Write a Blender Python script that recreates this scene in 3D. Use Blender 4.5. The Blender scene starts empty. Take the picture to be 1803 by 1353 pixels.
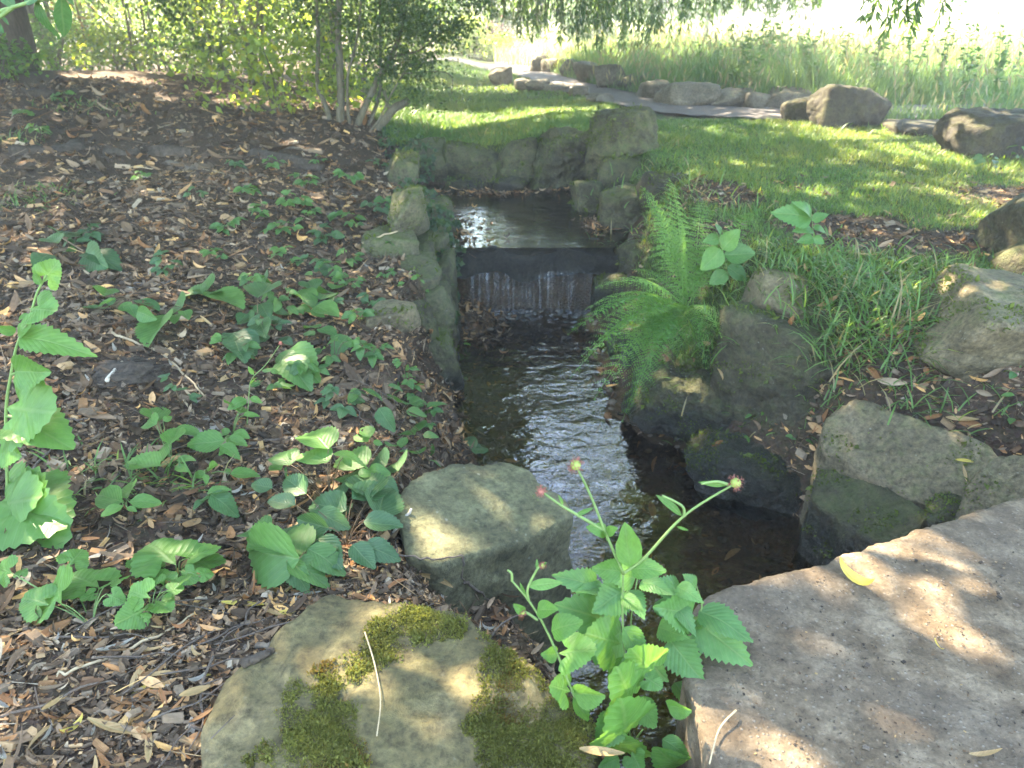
import bpy, math, random
import numpy as np
from mathutils import Vector, Matrix

# ------------------------------------------------------------------ camera, world, sun, exposure
SC = bpy.context.scene
COL = SC.collection
FPX, CXP, CYP, PITCH, CZ = 1260.0, 901.5, 676.5, math.radians(27), 1.7
cam_d = bpy.data.cameras.new('camera')
cam = bpy.data.objects.new('camera', cam_d)
COL.objects.link(cam)
cam.location = (0, 0, CZ)
cam.rotation_euler = (math.radians(63), 0, 0)
cam_d.sensor_width = 36
cam_d.lens = 36 * FPX / 1803
cam_d.clip_start = 0.05
cam_d.clip_end = 600
cam_d.dof.use_dof = True
cam_d.dof.focus_distance = 1.55
cam_d.dof.aperture_fstop = 6.5
SC.camera = cam

SUN_EL, SUN_AZ = math.radians(47), math.atan2(-0.62, 0.78)     # azimuth measured from +Y towards +X
SDIR = np.array([math.sin(SUN_AZ) * math.cos(SUN_EL), math.cos(SUN_AZ) * math.cos(SUN_EL), math.sin(SUN_EL)])
W = bpy.data.worlds.new('World')
SC.world = W
W.use_nodes = True
wn = W.node_tree
bg = wn.nodes['Background']
sky = wn.nodes.new('ShaderNodeTexSky')
sky.sky_type = 'NISHITA'
sky.sun_disc = False
sky.sun_elevation = SUN_EL
sky.sun_rotation = SUN_AZ
sky.air_density = 1.0
sky.dust_density = 0.3
sky.ozone_density = 3.0
wn.links.new(sky.outputs[0], bg.inputs[0])
bg.inputs[1].default_value = 0.15
sun_d = bpy.data.lights.new('sun', 'SUN')
sun_d.energy = 4.3
sun_d.angle = math.radians(0.53)
sun_d.color = (1.0, 0.93, 0.82)
sun = bpy.data.objects.new('sun', sun_d)
COL.objects.link(sun)
sun.rotation_euler = Vector(SDIR).to_track_quat('Z', 'Y').to_euler()
SC.view_settings.view_transform = 'Standard'
SC.view_settings.look = 'None'
SC.view_settings.gamma = 1
SC.view_settings.use_curve_mapping = False
SC.view_settings.exposure = 4.1
SC.view_settings.use_white_balance = True
SC.view_settings.white_balance_temperature = 7900
SC.view_settings.white_balance_tint = 9
SC.render.engine = 'CYCLES'
SC.cycles.use_denoising = True
SC.cycles.max_bounces = 8
SC.cycles.transparent_max_bounces = 12
SC.cycles.caustics_reflective = False
SC.cycles.caustics_refractive = False
SC.cycles.sample_clamp_indirect = 6

rng = np.random.default_rng(7)

# ------------------------------------------------------------------ noise
def _hash(ix, iy, iz, s):
    h = (ix.astype(np.int64) * 374761393 + iy.astype(np.int64) * 668265263 + iz.astype(np.int64) * 2147483647 + s * 974711) & 0x7fffffff
    h = ((h ^ (h >> 13)) * 1274126177) & 0x7fffffff
    h = (h ^ (h >> 16)) & 0xffff
    return h / 65535.0

def vnoise(P, s=0):
    P = np.asarray(P, float)
    i = np.floor(P).astype(np.int64)
    f = P - i
    f = f * f * (3 - 2 * f)
    r = 0
    for dx in (0, 1):
        wx = f[..., 0] if dx else 1 - f[..., 0]
        for dy in (0, 1):
            wy = f[..., 1] if dy else 1 - f[..., 1]
            for dz in (0, 1):
                wz = f[..., 2] if dz else 1 - f[..., 2]
                r = r + wx * wy * wz * _hash(i[..., 0] + dx, i[..., 1] + dy, i[..., 2] + dz, s)
    return r * 2 - 1

def fbm(P, s=0, o=4, g=0.5):
    r, a, k = 0, 1.0, 1.0
    for n in range(o):
        r = r + a * vnoise(np.asarray(P) * k + 17.3 * n, s + n)
        a *= g
        k *= 2.03
    return r

def n2(x, y, sc, s=0, o=3):
    x, y = np.broadcast_arrays(np.asarray(x, float), np.asarray(y, float))
    return fbm(np.stack([x * sc, y * sc, np.full(x.shape, 3.7)], -1), s, o)

def sst(a, b, x):
    t = np.clip((x - a) / (b - a), 0, 1)
    return t * t * (3 - 2 * t)

# ------------------------------------------------------------------ terrain
YL = [-1.5, 0.6, 1.2, 1.7, 2.2, 2.57, 2.8, 3.19, 3.6, 4.3, 4.6]
XL = [0.62, 0.42, 0.20, 0.06, 0.0, -0.05, -0.13, -0.2, -0.30, -0.38, -0.40]
YR = [-1.5, 0.6, 1.2, 1.9, 2.03, 2.25, 2.53, 2.71, 2.96, 3.6, 4.42, 4.6]
XR = [1.5, 1.5, 1.5, 1.42, 1.10, 0.94, 0.79, 0.72, 0.54, 0.52, 0.54, 0.6]
YUL, XUL = [4.5, 5.0, 5.5, 6.0, 6.5], [-0.42, -0.5, -0.58, -0.72, -0.9]
YUR, XUR = [4.5, 4.98, 5.3, 5.98, 6.5], [0.62, 0.70, 0.62, 0.55, 0.5]
WEIR_Y = 4.50
POOL_Z = 0.40

def xl(y): return np.where(y < WEIR_Y, np.interp(y, YL, XL), np.interp(y, YUL, XUL))
def xr(y): return np.where(y < WEIR_Y, np.interp(y, YR, XR), np.interp(y, YUR, XUR))

def base_h(x, y):
    left = np.interp(y, [0.5, 0.9, 1.2, 1.6, 2.5, 3.5, 5.0, 6.5, 9.0], [0.66, 0.645, 0.58, 0.54, 0.52, 0.52, 0.55, 0.62, 0.74])
    left = left + 0.20 * sst(-0.45, -1.9, x) * sst(0.6, 2.0, y) + 0.05 * sst(-0.3, -0.8, x) * sst(1.6, 0.8, y)
    left = left + 0.22 * sst(-1.8, -5, x) * sst(1.0, 8, y)
    left = left - 0.30 * sst(9.2, 12, y) * sst(-1.0, -3.0, x)
    right = 0.70 + 0.08 * sst(1.8, 3.2, y) + 0.02 * sst(4, 8, y) + 0.03 * sst(9, 25, y)
    m = sst(-0.8, 0.5, x)
    z = left * (1 - m) + right * m
    z = z - 0.20 * np.exp(-(((x - 0.06) / 0.24) ** 2 + ((y - 1.20) / 0.13) ** 2))
    z = z - 0.20 * sst(1.0, 0.5, np.hypot((x - 0.0) / 0.36, (y - 1.50) / 0.40)) - 0.14 * sst(1.0, 0.6, np.hypot((x + 0.08) / 0.45, (y - 0.78) / 0.36))
    z = z + 0.025 * n2(x, y, 0.7, 5) * sst(0, 3, np.abs(x)) + 0.010 * n2(x, y, 3.1, 9, 2)
    z = z + 0.5 * sst(12, 80, np.abs(x)) + 3.2 * sst(24, 95, y) * sst(-6, 6, x) + 0.6 * sst(26, 90, y)
    return z

def H(x, y):
    x = np.asarray(x, float); y = np.asarray(y, float)
    b = base_h(x, y)
    L = xl(y); R = xr(y)
    low = y < WEIR_Y
    bed = np.where(low, -0.09 + 0.03 * n2(x, y, 6, 21, 2) + 0.10 * sst(-0.25, 0.0, x - R) * sst(2.3, 2.9, y) , POOL_Z - 0.09 + 0.02 * n2(x, y, 5, 22, 2))
    bed = bed + np.where(low, 0.21 * np.exp(-(((x + 0.28) / 0.17) ** 2 + ((y - 4.22) / 0.26) ** 2)), 0)
    dl = L - x
    dr = x - R
    steep = sst(2.9, 3.5, y)
    wl = (0.50 - 0.30 * sst(1.7, 1.3, y)) * (1 - steep) + 0.30 * steep
    wl = wl * (1 + 0.25 * n2(x, y, 4, 31, 2))
    wr = np.where(low, 0.85 - 0.22 * sst(2.0, 2.5, y) - 0.1 * sst(2.8, 3.6, y), 0.50)
    pl = sst(-0.02, 1, dl / wl)
    pr = sst(-0.05, 1, dr / wr)
    # gentle lip above the left slope
    t = np.clip(np.maximum(pl, pr), 0, 1)
    t = np.maximum(t, np.where(y > 5.7, sst(6.32, 6.62, y), 0))
    return bed + (b - bed) * t

def Hs(x, y): return float(H(np.array([x]), np.array([y]))[0])

def hgrad(x, y, e=0.02):
    gx = (H(x + e, y) - H(x - e, y)) / (2 * e)
    gy = (H(x, y + e) - H(x, y - e)) / (2 * e)
    n = np.stack([-gx, -gy, np.ones_like(gx)], -1)
    return n / np.linalg.norm(n, axis=-1, keepdims=True)

def ray(px, py):
    u = (px - CXP) / FPX; v = (py - CYP) / FPX
    return np.array([u, math.cos(PITCH) - v * math.sin(PITCH), -math.sin(PITCH) - v * math.cos(PITCH)])

def at(px, py, z):
    d = ray(px, py)
    return d * ((z - CZ) / d[2]) + np.array([0, 0, CZ])

def aty(px, py, y):
    d = ray(px, py)
    return d * (y / d[1]) + np.array([0, 0, CZ])

_T = 0.5 * np.exp(np.linspace(0, math.log(80), 900))
def G(px, py, h=0.0):
    """the place on the terrain (raised by h) that stands at this spot of the photograph"""
    d = ray(px, py)
    P = d[None, :] * _T[:, None] + np.array([0, 0, CZ])
    below = P[:, 2] < H(P[:, 0], P[:, 1]) + h
    k = int(np.argmax(below)) if below.any() else len(_T) - 1
    return P[k]

# ------------------------------------------------------------------ node helpers / materials
def new_mat(name):
    m = bpy.data.materials.new(name)
    m.use_nodes = True
    nt = m.node_tree
    for n in list(nt.nodes):
        nt.nodes.remove(n)
    out = nt.nodes.new('ShaderNodeOutputMaterial')
    return m, nt, out

def N(nt, typ, ins=None, **kw):
    n = nt.nodes.new('ShaderNode' + typ)
    for k, v in kw.items():
        setattr(n, k, v)
    for k, v in (ins or {}).items():
        s = n.inputs[k]
        if isinstance(v, bpy.types.NodeSocket):
            nt.links.new(v, s)
        elif isinstance(v, tuple) and len(v) == 3 and s.type == 'RGBA':
            s.default_value = (*v, 1)
        else:
            s.default_value = v
    return n

def ramp(nt, fac, stops):
    n = N(nt, 'ValToRGB', {'Fac': fac})
    cr = n.color_ramp
    while len(cr.elements) > 1:
        cr.elements.remove(cr.elements[-1])
    cr.elements[0].position = stops[0][0]; cr.elements[0].color = (*stops[0][1], 1)
    for p, c in stops[1:]:
        e = cr.elements.new(p); e.color = (*c, 1)
    return n.outputs[0]

def mixc(nt, f, a, b, mode='MIX'):
    n = nt.nodes.new('ShaderNodeMix'); n.data_type = 'RGBA'; n.blend_type = mode
    for s, v in ((n.inputs[0], f), (n.inputs[6], a), (n.inputs[7], b)):
        if isinstance(v, bpy.types.NodeSocket): nt.links.new(v, s)
        elif isinstance(v, tuple): s.default_value = (*v, 1)
        else: s.default_value = v
    return n.outputs[2]

def math_(nt, op, a, b=0.0, clamp=False):
    n = nt.nodes.new('ShaderNodeMath'); n.operation = op; n.use_clamp = clamp
    for s, v in ((n.inputs[0], a), (n.inputs[1], b)):
        if isinstance(v, bpy.types.NodeSocket): nt.links.new(v, s)
        else: s.default_value = v
    return n.outputs[0]

def noise(nt, vec, scale, detail=6, rough=0.6, dist=0.0):
    return N(nt, 'TexNoise', {'Vector': vec, 'Scale': scale, 'Detail': detail, 'Roughness': rough, 'Distortion': dist}).outputs['Fac']

def rock_material(name, c1, c2, c3, moss=(0.055, 0.075, 0.018), moss_at=0.6, moss_soft=0.12, rough=0.85, lichen=0.3, bump=0.5, up=0.25, wet=False, wet_z=0.14):
    m, nt, out = new_mat(name)
    tc = N(nt, 'TexCoord').outputs['Object']
    oi = N(nt, 'ObjectInfo')
    off = N(nt, 'VectorMath', {0: tc, 1: oi.outputs['Random']}, operation='ADD').outputs[0]
    rnd = N(nt, 'CombineXYZ', {'X': math_(nt, 'MULTIPLY', oi.outputs['Random'], 37.0), 'Y': math_(nt, 'MULTIPLY', oi.outputs['Random'], 91.0)}).outputs[0]
    v = N(nt, 'VectorMath', {0: off, 1: rnd}, operation='ADD').outputs[0]
    n1 = noise(nt, v, 5.0, 8, 0.65)
    nf = noise(nt, v, 60.0, 6, 0.7)
    n3 = noise(nt, v, 16.0, 6, 0.7, 0.3)
    n1b = math_(nt, 'ADD', math_(nt, 'MULTIPLY', n1, 0.6), math_(nt, 'MULTIPLY', n3, 0.4))
    base = ramp(nt, n1b, [(0.36, c1), (0.5, c2), (0.63, c3)])
    speck = ramp(nt, nf, [(0.32, (0.35, 0.34, 0.32)), (0.5, (1, 1, 1)), (0.68, (1.6, 1.55, 1.45))])
    base = mixc(nt, 0.9, base, speck, 'MULTIPLY')
    vo = N(nt, 'TexVoronoi', {'Vector': v, 'Scale': 30.0, 'Randomness': 1.0})
    lf = ramp(nt, math_(nt, 'ADD', vo.outputs['Distance'], math_(nt, 'MULTIPLY', n3, 0.9)), [(0.40, (1, 1, 1)), (0.52, (0, 0, 0))])
    base = mixc(nt, math_(nt, 'MULTIPLY', lf, lichen), base, (0.33, 0.34, 0.27))
    geo = N(nt, 'NewGeometry')
    nz = N(nt, 'SeparateXYZ', {0: geo.outputs['Normal']}).outputs['Z']
    mf = math_(nt, 'ADD', math_(nt, 'MULTIPLY', n3, 0.65), math_(nt, 'MULTIPLY', n1, 0.35))
    mf = math_(nt, 'ADD', mf, math_(nt, 'MULTIPLY', nz, up * 0.35))
    mk_ = N(nt, 'MapRange', {'Value': mf, 'From Min': moss_at - moss_soft, 'From Max': moss_at + moss_soft}, clamp=True).outputs[0]
    mosscol = mixc(nt, nf, tuple(0.55 * c for c in moss), tuple(1.5 * c for c in moss))
    base = mixc(nt, mk_, base, mosscol)
    bs = N(nt, 'BsdfPrincipled', {'Roughness': rough, 'Specular IOR Level': 0.3})
    if wet:
        pz = N(nt, 'SeparateXYZ', {0: geo.outputs['Position']}).outputs['Z']
        wf = N(nt, 'MapRange', {'Value': math_(nt, 'ADD', pz, math_(nt, 'MULTIPLY', math_(nt, 'SUBTRACT', n3, 0.5), 0.12)), 'From Min': wet_z + 0.03, 'From Max': wet_z - 0.03}, clamp=True).outputs[0]
        base = mixc(nt, math_(nt, 'MULTIPLY', wf, 0.75), base, (0.012, 0.012, 0.011))
        nt.links.new(N(nt, 'MapRange', {'Value': wf, 'To Min': rough, 'To Max': 0.35}).outputs[0], bs.inputs['Roughness'])
    nt.links.new(base, bs.inputs['Base Color'])
    hgt = math_(nt, 'ADD', math_(nt, 'MULTIPLY', nf, 0.35), math_(nt, 'MULTIPLY', n3, 0.8))
    hgt = math_(nt, 'ADD', hgt, math_(nt, 'MULTIPLY', mk_, math_(nt, 'MULTIPLY', noise(nt, v, 160, 3, 0.7), 0.8)))
    bp = N(nt, 'Bump', {'Height': hgt, 'Strength': min(1.0, bump * 1.5), 'Distance': 0.02})
    nt.links.new(bp.outputs[0], bs.inputs['Normal'])
    nt.links.new(bs.outputs[0], out.inputs[0])
    return m

def leaf_material(name, ca, cb, trans=0.42, tcol=None, attr=False, rough=0.45, vein=True, spec=0.4):
    m, nt, out = new_mat(name)
    if attr:
        base = N(nt, 'Attribute', attribute_name='Col').outputs['Color']
    else:
        oi = N(nt, 'ObjectInfo').outputs['Random']
        base = mixc(nt, oi, ca, cb)
        uv = N(nt, 'UVMap').outputs[0]
        blot = noise(nt, uv, 5.0, 4, 0.6)
        base = mixc(nt, 0.7, base, ramp(nt, blot, [(0.3, (0.70, 0.74, 0.65)), (0.7, (1.25, 1.2, 1.15))]), 'MULTIPLY')
    bumpn = None
    if vein:
        uv = N(nt, 'UVMap').outputs[0]
        s = N(nt, 'SeparateXYZ', {0: uv})
        du = math_(nt, 'ABSOLUTE', math_(nt, 'SUBTRACT', s.outputs[0], 0.5))
        ph = math_(nt, 'SUBTRACT', math_(nt, 'MULTIPLY', s.outputs[1], 9.0), math_(nt, 'MULTIPLY', du, 7.0))
        sv = math_(nt, 'ABSOLUTE', math_(nt, 'SUBTRACT', math_(nt, 'FRACT', ph), 0.5))
        side = N(nt, 'MapRange', {'Value': sv, 'From Min': 0.0, 'From Max': 0.13, 'To Min': 1.0, 'To Max': 0.0}, clamp=True).outputs[0]
        mid = N(nt, 'MapRange', {'Value': du, 'From Min': 0.008, 'From Max': 0.035, 'To Min': 1.0, 'To Max': 0.0}, clamp=True).outputs[0]
        vf = math_(nt, 'MAXIMUM', math_(nt, 'MULTIPLY', side, 0.45), mid)
        base = mixc(nt, math_(nt, 'MULTIPLY', vf, 0.45), base, mixc(nt, 0.5, base, (0.22, 0.30, 0.12)))
        bumpn = N(nt, 'Bump', {'Height': math_(nt, 'SUBTRACT', math_(nt, 'MULTIPLY', math_(nt, 'MULTIPLY', sv, sv), 2.0), vf), 'Strength': 0.45, 'Distance': 0.002}).outputs[0]
    bs = N(nt, 'BsdfPrincipled', {'Base Color': base, 'Roughness': rough, 'Specular IOR Level': spec})
    tcol = tcol or (1.25, 1.3, 0.5)
    tc = mixc(nt, 1.0, base, tcol, 'MULTIPLY')
    tr = N(nt, 'BsdfTranslucent', {'Color': N(nt, 'Gamma', {0: tc, 1: 0.78}).outputs[0]})
    if bumpn is not None:
        nt.links.new(bumpn, bs.inputs['Normal'])
    mx = N(nt, 'MixShader', {0: trans, 1: bs.outputs[0], 2: tr.outputs[0]})
    nt.links.new(mx.outputs[0], out.inputs[0])
    return m

def plain_material(name, c1, c2, scale=30, rough=0.8, bump=0.3, stretch=(1, 1, 1), attr=False, coord='Object', dist=0.004):
    m, nt, out = new_mat(name)
    tc = N(nt, 'TexCoord').outputs[coord]
    v = N(nt, 'Mapping', {'Vector': tc, 'Scale': stretch}).outputs[0]
    n1 = noise(nt, v, scale, 6, 0.65)
    n0 = noise(nt, v, scale * 0.12, 4, 0.6)
    col = ramp(nt, n1, [(0.3, c1), (0.7, c2)])
    if attr:
        col = mixc(nt, 0.6, N(nt, 'Attribute', attribute_name='Col').outputs['Color'], ramp(nt, n1, [(0.3, (0.6, 0.6, 0.6)), (0.7, (1.3, 1.3, 1.3))]), 'MULTIPLY')
    else:
        col = mixc(nt, 0.6, col, ramp(nt, n0, [(0.35, (0.7, 0.7, 0.7)), (0.65, (1.2, 1.2, 1.2))]), 'MULTIPLY')
    bs = N(nt, 'BsdfPrincipled', {'Base Color': col, 'Roughness': rough, 'Specular IOR Level': 0.25})
    bp = N(nt, 'Bump', {'Height': n1, 'Strength': bump, 'Distance': dist})
    nt.links.new(bp.outputs[0], bs.inputs['Normal'])
    nt.links.new(bs.outputs[0], out.inputs[0])
    return m

# ------------------------------------------------------------------ mesh helpers
def tag(o, label=None, cat=None, group=None, kind=None):
    if label: o['label'] = label
    if cat: o['category'] = cat
    if group: o['group'] = group
    if kind: o['kind'] = kind
    return o

def mesh_data(name, V, faces, mat, col=None, uv=None, smooth=True):
    V = np.asarray(V, np.float32)
    me = bpy.data.meshes.new(name)
    me.vertices.add(len(V))
    me.vertices.foreach_set('co', V.ravel())
    if not isinstance(faces, list): faces = [faces]
    faces = [np.asarray(f, np.int32) for f in faces if len(f)]
    idx = np.concatenate([f.ravel() for f in faces])
    tot = np.concatenate([np.full(len(f), f.shape[1], np.int32) for f in faces])
    st = np.concatenate([[0], np.cumsum(tot)[:-1]]).astype(np.int32)
    me.loops.add(len(idx))
    me.loops.foreach_set('vertex_index', idx)
    me.polygons.add(len(tot))
    me.polygons.foreach_set('loop_start', st)
    me.polygons.foreach_set('loop_total', tot)
    me.polygons.foreach_set('use_smooth', np.full(len(tot), smooth, bool))
    if col is not None:
        a = me.attributes.new('Col', 'FLOAT_COLOR', 'POINT')
        c = np.ones((len(V), 4), np.float32); c[:, :3] = col
        a.data.foreach_set('color', c.ravel())
    if uv is not None:
        l = me.uv_layers.new(name='UVMap')
        l.data.foreach_set('uv', np.asarray(uv, np.float32)[idx].ravel())
    me.materials.append(mat)
    me.update(calc_edges=True)
    me.validate()
    return me

def obj(name, me, parent=None, loc=(0, 0, 0)):
    o = bpy.data.objects.new(name, me)
    COL.objects.link(o)
    o.location = loc
    if parent is not None: o.parent = parent
    return o

def empty(name, loc, label, cat, group=None):
    o = bpy.data.objects.new(name, None)
    COL.objects.link(o)
    o.location = loc
    o.empty_display_size = 0.05
    return tag(o, label, cat, group)

class Bag:
    """collects pieces into one mesh"""
    def __init__(s): s.v, s.q, s.t, s.c, s.u, s.n = [], [], [], [], [], 0
    def add(s, V, Q=None, T=None, c=None, uv=None):
        s.v.append(V)
        if Q is not None and len(Q): s.q.append(np.asarray(Q) + s.n)
        if T is not None and len(T): s.t.append(np.asarray(T) + s.n)
        if c is not None: s.c.append(np.broadcast_to(np.asarray(c, float), (len(V), 3)))
        if uv is not None: s.u.append(uv)
        s.n += len(V)
    def mesh(s, name, mat, smooth=True):
        F = []
        if s.q: F.append(np.concatenate(s.q))
        if s.t: F.append(np.concatenate(s.t))
        return mesh_data(name, np.concatenate(s.v), F, mat, np.concatenate(s.c) if s.c else None, np.concatenate(s.u) if s.u else None, smooth)

def unit(v):
    v = np.asarray(v, float)
    return v / np.maximum(np.linalg.norm(v, axis=-1, keepdims=True), 1e-9)

def tube(pts, radii, k=6, bag=None, c=None, cap=True):
    """a tapered tube along points"""
    pts = np.asarray(pts, float); n = len(pts)
    radii = np.broadcast_to(np.asarray(radii, float), (n,))
    tg = unit(np.gradient(pts, axis=0))
    ref = np.array([0, 0, 1.0]) if abs(tg[0][2]) < 0.8 else np.array([1.0, 0, 0])
    a = unit(np.cross(tg, ref)); b = np.cross(tg, a)
    th = np.arange(k) / k * 2 * math.pi
    V = pts[:, None, :] + radii[:, None, None] * (np.cos(th)[None, :, None] * a[:, None, :] + np.sin(th)[None, :, None] * b[:, None, :])
    V = V.reshape(-1, 3)
    i = np.arange(n - 1)[:, None] * k; j = np.arange(k)[None, :]; j2 = (j + 1) % k
    Q = np.stack([i + j, i + j2, i + k + j2, i + k + j], -1).reshape(-1, 4)
    V = np.concatenate([V, pts[:1], pts[-1:]])
    T = None
    if cap:
        jj = np.arange(k)
        T = np.concatenate([np.stack([np.full(k, n * k), (jj + 1) % k, jj], -1), np.stack([np.full(k, n * k + 1), (n - 1) * k + jj, (n - 1) * k + (jj + 1) % k], -1)])
    if bag is not None: bag.add(V, Q, T, c)
    return V, Q, T

def bez(a, b, c, n=8):
    t = np.linspace(0, 1, n)[:, None]
    return (1 - t) ** 2 * np.asarray(a, float) + 2 * t * (1 - t) * np.asarray(b, float) + t * t * np.asarray(c, float)

def scatter(TV, TQ, pos, ydir, nrm, size, cols, bag, tuv=None, wid=None, TT=None):
    """copies a template (x across, y along, z up) to many places with numpy, into one mesh"""
    n = len(pos); m = len(TV)
    y = unit(ydir); x = unit(np.cross(y, nrm)); z = np.cross(x, y)
    size = np.broadcast_to(size, (n,))
    wid = np.ones(n) if wid is None else np.broadcast_to(wid, (n,))
    V = pos[:, None, :] + size[:, None, None] * (TV[None, :, 0:1] * wid[:, None, None] * x[:, None, :] + TV[None, :, 1:2] * y[:, None, :] + TV[None, :, 2:3] * z[:, None, :])
    o = (np.arange(n) * m)[:, None, None]
    Q = (np.asarray(TQ)[None] + o).reshape(-1, 4) if TQ is not None and len(TQ) else None
    T = (np.asarray(TT)[None] + o).reshape(-1, 3) if TT is not None and len(TT) else None
    c = np.repeat(cols, m, axis=0)
    uv = np.tile(tuv, (n, 1)) if tuv is not None else None
    bag.add(V.reshape(-1, 3), Q, T, c, uv)

# ------------------------------------------------------------------ leaf shapes
def leaf_shape(kind, curl=0.25, fold=0.25, seed=0, rows=None):
    """returns V (x across, y along 0..1, z up), quads, uv"""
    r = np.random.default_rng(seed)
    if kind == 'lobed':                                    # three broad toothed lobes
        n = 44
        th = np.linspace(-2.62, 2.62, n)
        rad = 0.50 + 0.07 * np.cos(3 * th) - 0.05 * np.abs(th) / 2.6
        rad = rad + 0.026 * np.where(np.arange(n) % 2, 1, -0.5)
        rad[0] *= 0.75; rad[-1] *= 0.75
        V = [[0, 0.42, 0.0], [0, 0, 0]]; uv = [[0.5, 0.42], [0.5, 0]]
        for f in (0.55, 1.0):
            for t, q in zip(th, rad):
                x = q * f * math.sin(t) * 1.08; y = 0.42 + q * f * math.cos(t)
                z = fold * 0.5 * abs(x) - curl * (f * q) ** 2 + 0.03 * math.sin(5 * t) * f
                V.append([x, y, z]); uv.append([0.5 + x, y])
        Q = [[2 + i, 2 + n + i, 3 + n + i, 3 + i] for i in range(n - 1)]
        T = [[0, 2 + i, 3 + i] for i in range(n - 1)] + [[0, 1, 2], [0, n + 1, 1]]
        return np.array(V), np.array(Q), np.array(uv), np.array(T)
    rows = rows or {'bramble': 23, 'nettle': 23, 'ovate': 9, 'willow': 8}[kind]
    t = np.linspace(0, 1, rows)
    if kind == 'bramble':
        w = 0.37 * np.sin(np.pi * t ** 0.78) ** 0.72 * (1 - 0.25 * t)
        w = w * (1 + 0.05 * np.where(np.arange(rows) % 2, 1, -1))
    elif kind == 'nettle':
        w = 0.27 * np.sin(np.pi * np.clip(t + 0.02, 0, 1) ** 0.62) ** 0.8
        w = w * (1 + 0.09 * np.where(np.arange(rows) % 2, 1, -1))
    elif kind == 'ovate':
        w = 0.30 * np.sin(np.pi * t ** 0.8) ** 0.8
    else:
        w = 0.085 * np.sin(np.pi * t ** 0.85) ** 0.8
    w[0] = 0.012; w[-1] = 0.004
    V, uv = [], []
    tw = r.uniform(-0.15, 0.15)
    for i in range(rows):
        zc = -curl * t[i] ** 2 + 0.02 * math.sin(9 * t[i] + seed)
        sk = 0.035 if (i % 2 and kind != 'willow') else 0.0
        for k, f in enumerate((-1, -0.5, 0, 0.5, 1)):
            x = f * w[i]
            V.append([x, t[i] + sk * abs(f) * 1.0, zc + fold * abs(x) + tw * x * t[i]])
            uv.append([0.5 + f * 0.5 * min(1, w[i] / 0.3 + 0.1), t[i]])
    Q = []
    for i in range(rows - 1):
        for k in range(4):
            a = i * 5 + k
            Q.append([a, a + 1, a + 6, a + 5])
    return np.array(V), np.array(Q), np.array(uv), None

# low leaf templates for foliage masses
LEAF2_V = np.array([[0, 0, 0], [-0.32, 0.45, 0.08], [0, 0.5, 0.0], [0.32, 0.45, 0.08], [0, 1, -0.06]], float)
LEAF2_Q = np.array([[0, 2, 1, 1], [0, 3, 2, 2]])
LEAF2_T = np.array([[0, 2, 1], [0, 3, 2], [1, 2, 4], [2, 3, 4]])
DIA_V = np.array([[0, 0, 0], [-0.5, 0.5, 0.05], [0, 1, -0.1], [0.5, 0.5, 0.05]], float)
DIA_Q = np.array([[0, 3, 2, 1]])
BLADE_V = np.array([[-0.5, 0, 0], [0.5, 0, 0], [0.4, 0.5, 0.06], [-0.4, 0.5, 0.06], [0.0, 1, 0.3]], float)
BLADE_Q = np.array([[0, 1, 2, 3]]); BLADE_T = np.array([[3, 2, 4]])

# ------------------------------------------------------------------ materials used
M = {}
M['rock'] = rock_material('stone_grey_brown', (0.062, 0.050, 0.027), (0.112, 0.091, 0.052), (0.195, 0.152, 0.094), moss_at=0.66, lichen=0.35)
M['rock_moss'] = rock_material('stone_mossy', (0.022, 0.020, 0.011), (0.055, 0.048, 0.026), (0.13, 0.11, 0.062), moss_at=0.60, lichen=0.2, moss=(0.05, 0.07, 0.018), wet=True)
M['rock_bank'] = rock_material('stone_bank', (0.026, 0.022, 0.012), (0.068, 0.057, 0.033), (0.16, 0.13, 0.08), moss_at=0.58, lichen=0.55, moss=(0.045, 0.062, 0.016), wet=True, wet_z=0.2, bump=0.9)
M['rock_dark'] = rock_material('stone_dark', (0.015, 0.013, 0.010), (0.032, 0.027, 0.018), (0.062, 0.050, 0.030), moss_at=0.62, lichen=0.05, moss=(0.04, 0.045, 0.012))
M['rock_far'] = rock_material('stone_pale', (0.055, 0.048, 0.036), (0.105, 0.092, 0.068), (0.185, 0.16, 0.12), moss_at=0.70, lichen=0.2)
M['rock_fg'] = rock_material('stone_foreground', (0.046, 0.038, 0.015), (0.082, 0.067, 0.029), (0.150, 0.108, 0.058), moss_at=0.76, lichen=0.12, moss=(0.10, 0.105, 0.035), moss_soft=0.2, bump=0.28)
M['rock_boulder'] = rock_material('stone_boulder', (0.048, 0.045, 0.022), (0.082, 0.077, 0.040), (0.150, 0.138, 0.082), moss_at=0.72, lichen=0.30, moss=(0.09, 0.095, 0.035), moss_soft=0.2, bump=0.4, wet=True, wet_z=0.06)
M['rock_wall'] = rock_material('stone_wall', (0.045, 0.040, 0.024), (0.09, 0.08, 0.048), (0.17, 0.148, 0.095), moss_at=0.57, lichen=0.35, wet=True, wet_z=0.12)
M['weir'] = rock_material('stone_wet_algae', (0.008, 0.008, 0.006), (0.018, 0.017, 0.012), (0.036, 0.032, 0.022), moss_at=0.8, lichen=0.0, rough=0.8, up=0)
M['bark'] = plain_material('bark', (0.05, 0.04, 0.03), (0.14, 0.115, 0.085), 40, 0.9, 0.8, (1, 1, 0.25))
M['bark_green'] = plain_material('bark_greenish', (0.06, 0.052, 0.035), (0.15, 0.135, 0.09), 60, 0.85, 0.6, (1, 1, 0.2))
M['dead_wood'] = plain_material('dead_wood', (0.05, 0.04, 0.032), (0.15, 0.115, 0.085), 50, 0.9, 0.6, (1, 1, 1))
M['dark_wood'] = plain_material('rotten_wood', (0.02, 0.016, 0.012), (0.085, 0.066, 0.048), 50, 0.95, 0.8)
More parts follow.
